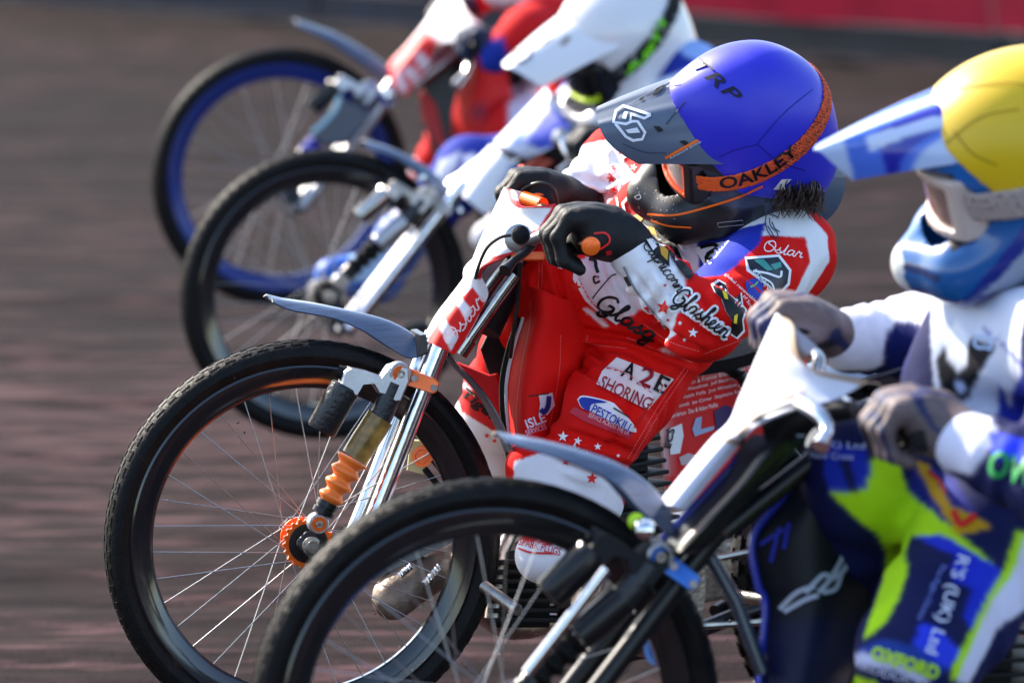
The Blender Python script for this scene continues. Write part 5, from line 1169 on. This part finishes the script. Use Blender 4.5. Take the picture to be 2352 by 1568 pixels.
GLYPH = {'G': ([(.62, .85), (.45, 1), (.2, .85), (.08, .5), (.15, .12), (.4, .02), (.62, .2), (.64, .48), (.42, .46), (.66, .44), (.62, -.1), (.42, -.3), (.32, -.15), (.78, .1)], .78), 'l': ([(0, .1), (.15, .5), (.26, .92), (.17, 1), (.12, .6), (.15, .1), (.25, 0), (.36, .12)], .34),
 'a': ([(.36, .42), (.2, .5), (.05, .3), (.1, .04), (.25, .06), (.36, .3), (.38, .48), (.36, .15), (.45, 0), (.54, .12)], .5), 's': ([(0, .1), (.2, .36), (.24, .54), (.22, .35), (.36, .15), (.25, 0), (.1, .05), (.22, .0), (.46, .12)], .42),
 'h': ([(0, .1), (.15, .5), (.26, .92), (.16, 1), (.12, .5), (.1, 0), (.15, .3), (.28, .48), (.36, .35), (.35, .1), (.42, 0), (.52, .12)], .48), 'e': ([(0, .12), (.2, .25), (.28, .42), (.18, .5), (.08, .3), (.15, .02), (.3, .02), (.42, .12)], .38),
 'n': ([(0, .1), (.1, .48), (.11, 0), (.2, .35), (.32, .48), (.38, .3), (.38, .08), (.45, 0), (.54, .12)], .5), 'g': ([(.36, .42), (.2, .5), (.05, .3), (.1, .04), (.25, .06), (.36, .3), (.38, .48), (.36, -.2), (.22, -.42), (.1, -.3), (.3, -.05), (.54, .12)], .5),
 'o': ([(.25, .5), (.08, .4), (.06, .15), (.2, 0), (.36, .15), (.36, .4), (.25, .5), (.4, .42), (.52, .46)], .48), 'w': ([(0, .45), (.05, .1), (.15, 0), (.25, .2), (.27, .45), (.3, .1), (.4, 0), (.5, .2), (.5, .48), (.62, .42)], .6), 'C': ([(.55, .85), (.4, 1), (.15, .8), (.05, .4), (.15, .08), (.4, 0), (.62, .15)], .6),
 'p': ([(0, .1), (.12, .5), (.08, -.42), (.12, .3), (.28, .5), (.38, .3), (.3, .05), (.16, .06), (.46, .12)], .45), 'r': ([(0, .1), (.1, .45), (.15, .52), (.18, .4), (.3, .42), (.28, .15), (.34, .02), (.44, .12)], .38), 'i': ([(0, .1), (.1, .48), (.1, .1), (.18, 0), (.28, .12)], .25), 'c': ([(.32, .42), (.18, .5), (.05, .28), (.12, .02), (.28, .03), (.4, .12)], .36),
 't': ([(0, .1), (.12, .5), (.18, .9), (.13, .1), (.22, 0), (.32, .12)], .28), 'O': ([(.4, 1), (.12, .8), (.05, .4), (.2, .02), (.5, .05), (.65, .45), (.55, .85), (.35, .95), (.2, .7), (.5, .5), (.8, .14)], .72), 'T': ([(0, .8), (.2, 1), (.7, .95), (.4, .97), (.32, .1), (.2, 0)], .6)}
def script(word, p0, p1, h, w, col, bvh, par, off=0.0024, base=D3, slant=0.3):
    adv = sum(GLYPH[ch][1] for ch in word); p0 = np.array(p0, float); d = np.array(p1, float) - p0; n = np.array([d[1], -d[0]]) / np.linalg.norm(d); P = []; F = []; x = 0.0
    for ch in word:
        g, a_ = GLYPH[ch]; pts = [p0 + d * ((x + q[0] + slant * q[1] * 0.5) / adv) + n * (q[1] * h) for q in g]; Q, f_ = stroke(pts, w, 5); k = len(P); P += Q; F += [tuple(i + k for i in t_) for t_ in f_]; x += a_
    return lay('lettering', P, F, bvh, flat(col), par, off, base, 0)
BV3 = bvh_of([b3]); OR = (245, 120, 30)
# belly and sleeve lettering
shape('print_panel', [(1318, 606), (1352, 592), (1400, 604), (1436, 656), (1464, 704), (1416, 746), (1380, 722), (1345, 692), (1316, 642)], WHT, BV3, b3, 0.0010, grid=8); shape('print_panel', [(1338, 710), (1350, 708), (1398, 750), (1384, 748)], WHT, BV3, b3, 0.0010, grid=8)
script('Glasg', (1362, 702), (1496, 786), 42, 6.5, BLK, BV3, b3)
line('print_stroke', z4([(470, 800), (500, 760), (560, 690), (590, 675)]), 3, BLK, BV3, b3); line('print_stroke', z4([(455, 600), (485, 610), (490, 640), (500, 670)]), 8, BLK, BV3, b3); line('print_stroke', z4([(505, 690), (480, 690), (485, 720), (510, 710)]), 5, BLK, BV3, b3)
script('Capricorn', (1474, 562), (1556, 672), 34, 3.2, BLK, BV3, b3)
script('Glasheen', (1538, 690), (1664, 776), 44, 15, (244, 244, 248), BV3, b3, 0.0018); script('Glasheen', (1538, 690), (1664, 776), 44, 4.5, BLK, BV3, b3, 0.0034)
script('Ostar', (1750, 574), (1840, 592), 26, 2.6, (250, 225, 225), BV3, b3)
# sleeve badges
shape('badge_border', z4([(1218, 592), (1390, 580), (1448, 655), (1440, 728), (1372, 800), (1345, 745), (1228, 660)]), (238, 240, 244), BV3, b3); shape('badge', z4([(1228, 604), (1383, 592), (1436, 660), (1428, 720), (1372, 784), (1352, 738), (1244, 652)]), (18, 32, 52), BV3, b3, 0.0026)
shape('badge_stripe', z4([(1265, 608), (1310, 602), (1360, 655), (1330, 660)]), (60, 150, 140), BV3, b3, 0.0036); shape('badge_stripe', z4([(1345, 630), (1395, 615), (1400, 640), (1365, 655)]), (60, 150, 140), BV3, b3, 0.0036)
line('badge_stroke', z4([(1260, 660), (1330, 672), (1390, 690), (1400, 660)]), 5, (240, 242, 244), BV3, b3, 0.0036); line('badge_stroke', z4([(1300, 690), (1350, 720), (1365, 760)]), 4, (240, 242, 244), BV3, b3, 0.0036)
txt('lettering', 'RELIANCE', (1728, 625), (1776, 682), 12, (240, 240, 244), BV3, b3, 0.004)
shape('badge', z4([(1222, 712), (1260, 698), (1305, 706), (1308, 760), (1296, 800), (1262, 790), (1232, 760)]), (34, 58, 170), BV3, b3, 0.002, sub=3); line('badge_stroke', z4([(1246, 740), (1270, 728), (1284, 712)]), 4, (120, 190, 110), BV3, b3, 0.003)
txt('lettering', 'global renewables', (1662, 632), (1738, 700), 9, (244, 240, 244), BV3, b3, 0.0024); txt('lettering', 'of Scotland', (1706, 680), (1738, 730), 8, (244, 240, 244), BV3, b3, 0.0024)
fl = [(1062, 735), (1095, 712), (1128, 730), (1140, 775), (1170, 800), (1198, 770), (1204, 830), (1222, 850), (1206, 900), (1212, 950), (1180, 985), (1150, 965), (1158, 905), (1128, 860), (1108, 800), (1078, 770)]
shape('badge_border', z4([(x + (x - 1145) * 0.12, y + (y - 850) * 0.08) for x, y in fl]), (240, 236, 238), BV3, b3); shape('badge', z4(fl), BLK, BV3, b3, 0.0026); shape('badge_patch', z4([(1108, 755), (1132, 765), (1138, 800), (1120, 795)]), (235, 205, 40), BV3, b3, 0.0036); shape('badge_patch', z4([(1168, 880), (1185, 870), (1180, 920), (1165, 915)]), (235, 205, 40), BV3, b3, 0.0036)
# shoulder wing, race bib number, crest, chevrons
for q in ([(1325, 380), (1320, 430), (1340, 480), (1375, 505)], [(1340, 400), (1345, 440), (1375, 470), (1385, 500)], [(1352, 420), (1365, 450), (1390, 470)], [(1320, 380), (1350, 385), (1385, 400)], [(1330, 440), (1350, 470), (1365, 500)]): line('print_stroke', z4(q), 2.2, (40, 50, 80), BV3, b3)
shape('number_patch', z4([(972, 548), (1145, 510), (1050, 628), (1020, 632)]), (240, 240, 244), BV3, b3); line('number_stroke', z4([(1000, 545), (1062, 530), (1085, 548), (1040, 575), (1030, 610), (1060, 598)]), 9, BLK, BV3, b3, 0.0028, sub=2)
shape('crest', z4([(660, 385), (720, 378), (770, 430), (800, 480), (850, 560), (850, 640), (790, 600), (730, 520), (690, 470), (650, 420)]), BLK, BV3, b3, 0.002)
for q in ([(668, 392), (700, 380), (725, 400), (700, 430), (672, 420)], [(740, 440), (775, 450), (790, 490), (760, 480)], [(800, 520), (845, 560), (840, 610), (810, 580)], [(700, 450), (730, 470), (745, 500), (720, 490)]): shape('crest_patch', z4(q), (206, 150, 40), BV3, b3, 0.003)
shape('crest_patch', z4([(722, 430), (742, 445), (760, 500), (790, 540), (770, 560), (735, 500)]), (236, 232, 228), BV3, b3, 0.003)
line('chevron', z4([(580, 440), (640, 410), (620, 330), (655, 290)]), 6, (244, 240, 242), BV3, b3, sub=1); line('chevron', z4([(560, 390), (600, 360), (590, 300)]), 6, (60, 40, 44), BV3, b3, sub=1)
for s_, a, b, h in (('Ross', (1336, 478), (1354, 462), 12), ('Dan', (1358, 466), (1378, 446), 13), ('Rocky', (1386, 462), (1406, 432), 14)): txt('lettering', s_, a, b, h, BLK, BV3, b3, shear=0.3)
# stars
stars([(1408, 385, 9, 0.2), (1404, 411, 12, 0.0), (1409, 437, 10, 0.3), (1422, 424, 5, 0), (1400, 400, 5, 0.4), (1412, 452, 6, 0.1)], RED, BV3, b3); stars([(1428, 362, 13, 0.2), (1446, 352, 6, 0), (1455, 384, 8, 0.3)], WHT, BV3, b3)
stars([(1486, 710, 10, 0.1), (1524, 706, 18, 0.2), (1504, 739, 13, 0.0), (1528, 655, 5, 0.2), (1534, 735, 5, 0.0), (1322, 660, 15, 0.2), (1330, 702, 16, 0.1), (1352, 728, 8, 0)], RED, BV3, b3)
stars([(1575, 711, 8, 0.1), (1594, 730, 8, 0.3), (1592, 764, 12, 0.1), (1562, 742, 6, 0), (1572, 780, 5, 0.2), (1610, 745, 4, 0), (1287, 612, 8, 0.2)], WHT, BV3, b3)
stars([(1293, 1002, 13, 0.1), (1327, 1012, 10, 0.2), (1373, 1025, 9, 0.0), (1348, 1044, 9, 0.1), (1318, 1030, 15, 0.2), (1394, 1056, 8, 0.1), (1270, 1020, 5, 0), (1419, 1070, 6, 0.2), (1420, 1046, 5, 0)], WHT, BV3, b3)
stars([(1360, 1098, 14, 0.1), (1300, 1060, 10, 0.2), (1150, 958, 10, 0.1), (1118, 1000, 7, 0.2), (1136, 1012, 6, 0)], RED, BV3, b3)
# thigh patches
shape('patch', z4([(592, 1083), (872, 1190), (745, 1342), (492, 1213), (520, 1150)]), (240, 238, 242), BV3, b3, 0.0026, grid=7)
txt('lettering', 'A', (1424, 862), (1452, 874), 38, BLK, BV3, b3, 0.0044, bold=0.02); txt('lettering', '2', (1462, 880), (1492, 893), 46, (150, 20, 40), BV3, b3, 0.0044, bold=0.02); txt('lettering', 'E', (1500, 894), (1524, 906), 40, BLK, BV3, b3, 0.0044, bold=0.02)
txt('lettering', 'SHORING', (1374, 888), (1488, 942), 30, (158, 22, 44), BV3, b3, 0.0044, bold=0.008)
shape('badge_border', z4([(398, 1290), (430, 1270), (560, 1300), (600, 1330), (680, 1420), (665, 1448), (470, 1350), (420, 1330)]), (236, 236, 244), BV3, b3, sub=3); shape('badge', z4([(404, 1292), (432, 1278), (545, 1302), (470, 1312), (455, 1345), (420, 1326)]), (30, 52, 160), BV3, b3, 0.0026, sub=3)
txt('lettering', 'PESTOKILL', (1356, 946), (1448, 994), 21, (28, 52, 165), BV3, b3, 0.0034, bold=0.012); line('print_stroke', z4([(575, 1330), (610, 1350), (650, 1375)]), 3, BLK, BV3, b3, 0.003)
shape('ribbon', z4([(358, 1352), (384, 1325), (460, 1362), (660, 1445), (672, 1462), (650, 1482), (560, 1445), (440, 1400)]), (196, 36, 60), BV3, b3, 0.0022); txt('lettering', 'SERVICE ACROSS THE UK', (1350, 956), (1444, 1000), 11, (240, 190, 200), BV3, b3, 0.0034)
for q in ([(1296, 768), (1290, 850), (1272, 960)], [(1310, 768), (1360, 790), (1440, 800)], [(1580, 850), (1520, 940), (1450, 1060)], [(1572, 846), (1510, 936), (1440, 1056)], [(1238, 600), (1236, 660), (1220, 720)], [(1245, 602), (1243, 662), (1227, 722)], [(1350, 770), (1340, 800), (1310, 830)], [(1440, 775), (1500, 800), (1590, 832)], [(1620, 812), (1720, 770), (1820, 690)], [(1480, 745), (1540, 785), (1610, 808)]): stitches(q, BV3, b3)
line('zip', z4([(625, 640), (680, 750), (760, 850), (830, 945)]), 5, (150, 150, 160), BV3, b3); line('zip_puller', z4([(632, 690), (655, 735)]), 9, (30, 30, 34), BV3, b3, 0.004, sub=1); line('strap', z4([(815, 470), (870, 560), (900, 620), (960, 690)]), 20, (26, 26, 32), BV3, b3, 0.004)
txt('lettering', 'Tigers', (1052, 912), (1146, 988), 30, BLK, BV3, b3, 0.003, bold=0.03, shear=0.2)
# glove piping
BVG = bvh_of([gl3]); line('glove_piping', z4([(480, 478), (530, 474), (556, 496), (552, 525), (510, 556)]), 4.5, (228, 40, 44), BVG, gl3, 0.0015); line('glove_tab', z4([(540, 575), (566, 570)]), 10, (190, 30, 36), BVG, gl3, 0.0015, sub=1)
# side panel and rear panel prints
BVP = bvh_of([pan3]); c3c = lambda pts: [(918.75 + 0.4336 * x, 367.5 + 0.4336 * y) for x, y in pts]
shape('badge', c3c([(735, 1240), (808, 1232), (820, 1300), (780, 1350), (735, 1345), (742, 1290)]), (226, 226, 240), BVP, pan3); line('badge_stroke', c3c([(790, 1250), (785, 1300), (765, 1335), (745, 1320)]), 11, (34, 48, 130), BVP, pan3, 0.003); line('print_stroke', c3c([(680, 1250), (790, 1235)]), 3, (60, 20, 30), BVP, pan3, sub=1)
txt('lettering', 'ISLE', (1212, 985), (1256, 968), 22, (222, 216, 236), BVP, pan3, bold=0.02); txt('lettering', 'SERVICES', (1210, 1000), (1256, 984), 12, (206, 200, 226), BVP, pan3)
for q in ([(1220, 690), (1214, 760), (1196, 850), (1186, 960), (1196, 1060)], [(1288, 770), (1284, 860), (1262, 980)]): stitches(q, BVP, pan3)
BVR = bvh_of([rear3])
for i, s_ in enumerate(('Kelly  Mark Jackson', 'Helen & Frances Brown David Co', 'Chris Woodman  Jeff Blackmore  Nancy', 'Rob Welsh Fella  Jon Winslow Jenny', 'Terry Smith  Ian Carter  Stephanie Ro', 'Ian Sanderson  Dan & Adam Moffat')):
    x0, x1 = (1596, 1572, 1552, 1540, 1533, 1530)[i], (1690, 1730, 1735, 1725, 1700, 1650)[i]; y0 = (868, 886, 906, 925, 944, 962)[i]; txt('lettering', s_, (x0, y0), (x1, y0 - (x1 - x0) * 0.24), 10, (246, 226, 228), BVR, rear3, shear=0.2)
shape('badge', [(1536, 985), (1566, 972), (1570, 1000), (1562, 1040), (1540, 1044)], (228, 230, 236), BVR, rear3); txt('lettering', 'ECS', (1541, 1030), (1551, 985), 16, BLK, BVR, rear3, 0.0034, bold=0.03)
shape('badge', [(1598, 960), (1612, 956), (1610, 985), (1640, 978), (1640, 986), (1596, 1002), (1590, 985)], (150, 165, 200), BVR, rear3); shape('badge', [(1640, 945), (1668, 930), (1690, 950), (1685, 990), (1650, 995)], (60, 40, 90), BVR, rear3, sub=3); shape('badge', [(1560, 1050), (1580, 1040), (1600, 1045), (1590, 1064), (1565, 1068)], (190, 170, 176), BVR, rear3)
BVC = bvh_of([cover3]); script('Ostar', (1034, 800), (1114, 690), 34, 3.4, (246, 214, 216), BVC, cover3)
BVB = bvh_of([bt3]); txt('lettering', 'SPARK PLUGS', (1190, 1250), (1286, 1276), 18, (200, 30, 40), BVB, bt3, bold=0.01); line('print_stroke', [(1190, 1258), (1220, 1268), (1270, 1270)], 5, (206, 36, 44), BVB, bt3)
# helmets
BVH = bvh_of([S3['peakobj'], S3['capobj'], S3['strapobj'], S3['obj']]); hp = S3['obj']
txt('lettering', 'TRP', (1586, 152), (1688, 240), 30, (14, 14, 40), BVH, S3['capobj'], shear=0.3, bold=0.012, sp=1.1)
for q in ([(1672, 1125), (1400, 1036), (1330, 1085), (1306, 1196), (1430, 1216), (1490, 1190), (1545, 1190), (1618, 1300), (1590, 1365), (1500, 1378), (1430, 1340), (1325, 1210)], [(1672, 1125), (1610, 1160), (1482, 1118), (1470, 1205)]): line('peak_logo', k4(q), 6.5, (226, 232, 244), BVH, S3['peakobj'], sub=1)
shape('peak_logo', k4([(1392, 1160), (1412, 1096), (1448, 1096), (1430, 1170)]), (226, 232, 244), BVH, S3['peakobj']); shape('peak_logo', k4([(1425, 1275), (1540, 1250), (1570, 1300), (1455, 1308)]), (226, 232, 244), BVH, S3['peakobj'])
line('peak_stripe', [(1528, 364), (1566, 342), (1604, 322)], 6, (245, 110, 30), BVH, S3['peakobj'], sub=1)
txt('lettering', 'Advanced Group', (1540, 368), (1612, 328), 7, (216, 222, 232), BVH, S3['peakobj'])
txt('lettering', 'OAKLEY', None, None, 27, BLK, BVH, S3['strapobj'], ctrl=[(1655, 436), (1715, 424), (1780, 396), (1836, 352)], bold=0.02, off=0.0018, grid=6)
for q in ([(1740, 330), (1800, 262), (1868, 205)], [(1740, 332), (1790, 372), (1850, 392)], [(1740, 332), (1690, 345), (1650, 362)]): line('cover_seam', q, 1.6, (24, 24, 120), BVH, S3['capobj'], 0.0012)
for q in (((1508, 202), (1528, 192), (1512, 216), (1498, 220)), ((1470, 226), (1480, 222), (1476, 230), (1468, 232)), ((1500, 290), (1514, 290), (1524, 300), (1512, 304)), ((1560, 325), (1572, 322), (1590, 334), (1580, 340))): shape('peak_vent', q, (20, 24, 30), BVH, S3['peakobj'], 0.0014)
BVH2 = bvh_of([S2['peakobj'], S2['strapobj'], S2['obj']])
txt('lettering', 'JUST1', None, None, 20, (130, 226, 20), BVH2, S2['strapobj'], ctrl=[(1438, 174), (1477, 152), (1512, 108), (1536, 46)], bold=0.05, shear=0.2, base=D2, off=0.007, grid=5)
for (x, y, r) in ((1194, 118, 28),):
    shape('badge', [(x + r * math.cos(a), y + r * math.sin(a)) for a in np.linspace(0, 6.28, 24)[:-1]], (120, 130, 158), BVH2, S2['peakobj'], 0.003, D2); shape('badge_face', [(x + r * 0.75 * math.cos(a), y + r * 0.75 * math.sin(a)) for a in np.linspace(0, 6.28, 24)[:-1]], (206, 208, 220), BVH2, S2['peakobj'], 0.005, D2); txt('lettering', 'ACU', (x - 16, y + 10), (x + 14, y - 4), 15, (190, 60, 70), BVH2, S2['peakobj'], 0.007, base=D2, bold=0.03)
x, y, r = 1292, 20, 22; line('badge_ring', [(x + r * math.cos(a), y + r * math.sin(a)) for a in np.linspace(0, 6.28, 24)], 3, (150, 156, 176), BVH2, S2['peakobj'], 0.004, D2); txt('lettering', 'AU', (x - 10, y + 8), (x + 12, y + 8), 14, (90, 96, 120), BVH2, S2['obj'], 0.004, base=D2)
# nearest rider's prints
BV4 = bvh_of([b4])
txt('lettering', "R'S (UK) Ltd", (2192, 1268), (2116, 1492), 40, (214, 220, 246), BV4, b4, base=D4, bold=0.01); txt('lettering', 'The Right Choice', (2160, 1290), (2104, 1418), 16, (120, 140, 226), BV4, b4, base=D4)
txt('lettering', 'OXFORD', (1996, 1512), (2152, 1562), 34, (170, 214, 40), BV4, b4, base=D4, bold=0.05); txt('lettering', 'PRODUCTS', (1960, 1532), (2130, 1585), 18, (206, 210, 240), BV4, b4, base=D4)
txt('lettering', 'OW', (2262, 1092), (2372, 1122), 66, (24, 140, 66), BV4, b4, base=D4, bold=0.03); txt('lettering', '(UK) Ltd', (1868, 1030), (1986, 1036), 20, (200, 210, 244), BV4, b4, base=D4); txt('lettering', 'New Cross', (1860, 1052), (1960, 1056), 16, (190, 200, 240), BV4, b4, base=D4)
line('badge_stroke', c6([(1090, 450), (1140, 540), (1210, 500), (1240, 480)]), 14, (206, 30, 24), BV4, b4, base=D4); line('badge_stroke', c6([(930, 200), (1000, 260), (1040, 340)]), 9, (180, 50, 30), BV4, b4, base=D4)
line('number_stroke', c5([(2352, 420), (2290, 450), (2300, 520), (2230, 640), (2250, 690)]), 14, (206, 214, 240), BV4, b4, base=D4); txt('lettering', 'CS', (2232, 800), (2280, 806), 34, (150, 180, 226), BV4, b4, base=D4, bold=0.03)
BVP4 = bvh_of([pan4])
for q in ([(1790, 1398), (1830, 1360), (1872, 1345)], [(1800, 1404), (1850, 1376), (1880, 1366)], [(1850, 1360), (1890, 1320), (1905, 1330), (1880, 1360)], [(1900, 1340), (1930, 1290), (1950, 1240)], [(1910, 1330), (1944, 1300), (1958, 1236)], [(1890, 1360), (1920, 1350), (1935, 1310)]): line('panel_logo', q, 11, (176, 184, 206), BVP4, pan4, base=D4, off=0.003)
for q in ([(1790, 1210), (1770, 1290)], [(1812, 1200), (1800, 1260)], [(1880, 1185), (1925, 1195)], [(1745, 1250), (1800, 1215)]): line('panel_stripe', q, 9, (32, 44, 170), BVP4, pan4, base=D4, off=0.003, sub=1)

line('shell_stripe', [(1487, 492), (1550, 494), (1628, 475), (1700, 452), (1752, 428)], 5, (244, 108, 28), BVH, hp); line('shell_stripe', [(1494, 506), (1535, 519), (1588, 523)], 4, (244, 108, 28), BVH, hp)
line('lens_accent', [(1312, 206), (1330, 222), (1352, 230), (1378, 224)], 15, (190, 220, 16), bvh_of([S2['obj'], S2['strapobj'], S2['gogobj']]), S2['obj'], base=D2, off=0.004)

for q, w_ in (([(1530, 286), (1552, 258), (1574, 234)], 2.2), ([(1486, 222), (1530, 200), (1560, 190)], 2.0), ([(1430, 330), (1480, 350), (1530, 352)], 1.6)): line('peak_groove_shade', q, w_, (38, 46, 60), BVH, S3['peakobj'], sub=3)  # dark lines paint shade into the grooves of the peak
for q in ([(1408, 262), (1500, 206), (1560, 176)],): line('peak_ridge_highlight', q, 1.4, (126, 140, 160), BVH, S3['peakobj'], sub=2)  # pale line paints a lit edge along the peak
line('label_outline', [(1648, 512), (1706, 506), (1708, 516), (1650, 522), (1648, 512)], 1.2, (170, 170, 176), BVH, hp, sub=1)
for k in range(46):
    x, y = random.uniform(1462, 1560), random.uniform(430, 512); r = random.uniform(0.7, 1.9); shape('shale_speck', [(x + r * math.cos(q), y + r * math.sin(q)) for q in (0.3, 1.9, 3.4, 4.9)], (176, 160, 152), BVH, hp, 0.0010, grid=0)
txt('lettering', 'D', (1456, 452), (1464, 462), 14, (200, 200, 206), BVH, hp, shear=0.2)
shape('cheek_mark', [(1776, 436), (1796, 412), (1818, 412), (1802, 428), (1806, 436)], (226, 226, 230), BVH, hp)

# shale thrown up by the wheels
fm = MB()
for k in range(70):
    q = random.choice([(980, 1420, 0.3), (700, 760, 3.0), (1250, 1450, 0.4), (520, 1000, 0.0), (860, 600, 2.5), (1500, 1300, -0.6)]); c_ = W(q[0] + random.gauss(0, 130), q[1] + random.gauss(0, 110), q[2] + random.uniform(-0.4, 0.4)); r = random.uniform(0.0012, 0.0036)
    if c_[2] < 0.02: continue
    fm.add([c_ + r * np.array(v) * random.uniform(0.6, 1.3) for v in ((1, 0, 0), (-1, 0.2, 0), (0, 1, 0.1), (0.1, -1, 0), (0, 0, 1), (0, 0.1, -1))], [(0, 2, 4), (2, 1, 4), (1, 3, 4), (3, 0, 4), (2, 0, 5), (1, 2, 5), (3, 1, 5), (0, 3, 5)])
fo_ = fm.build('flying_shale', mat('loose shale', (0.07, 0.045, 0.04), 0.9), None); fo_['kind'] = 'stuff'; fo_['label'] = 'specks of brown shale thrown up around the wheels'; fo_['category'] = 'shale'

BVY = bvh_of([S4['capobj']])
for q in ([(2110, 235), (2190, 205), (2300, 190), (2380, 200)], [(2170, 330), (2250, 270), (2340, 250)], [(2190, 300), (2230, 350), (2290, 380)]): line('cover_seam', q, 3.0, (150, 122, 6), BVY, S4['capobj'], 0.0012, base=D4)
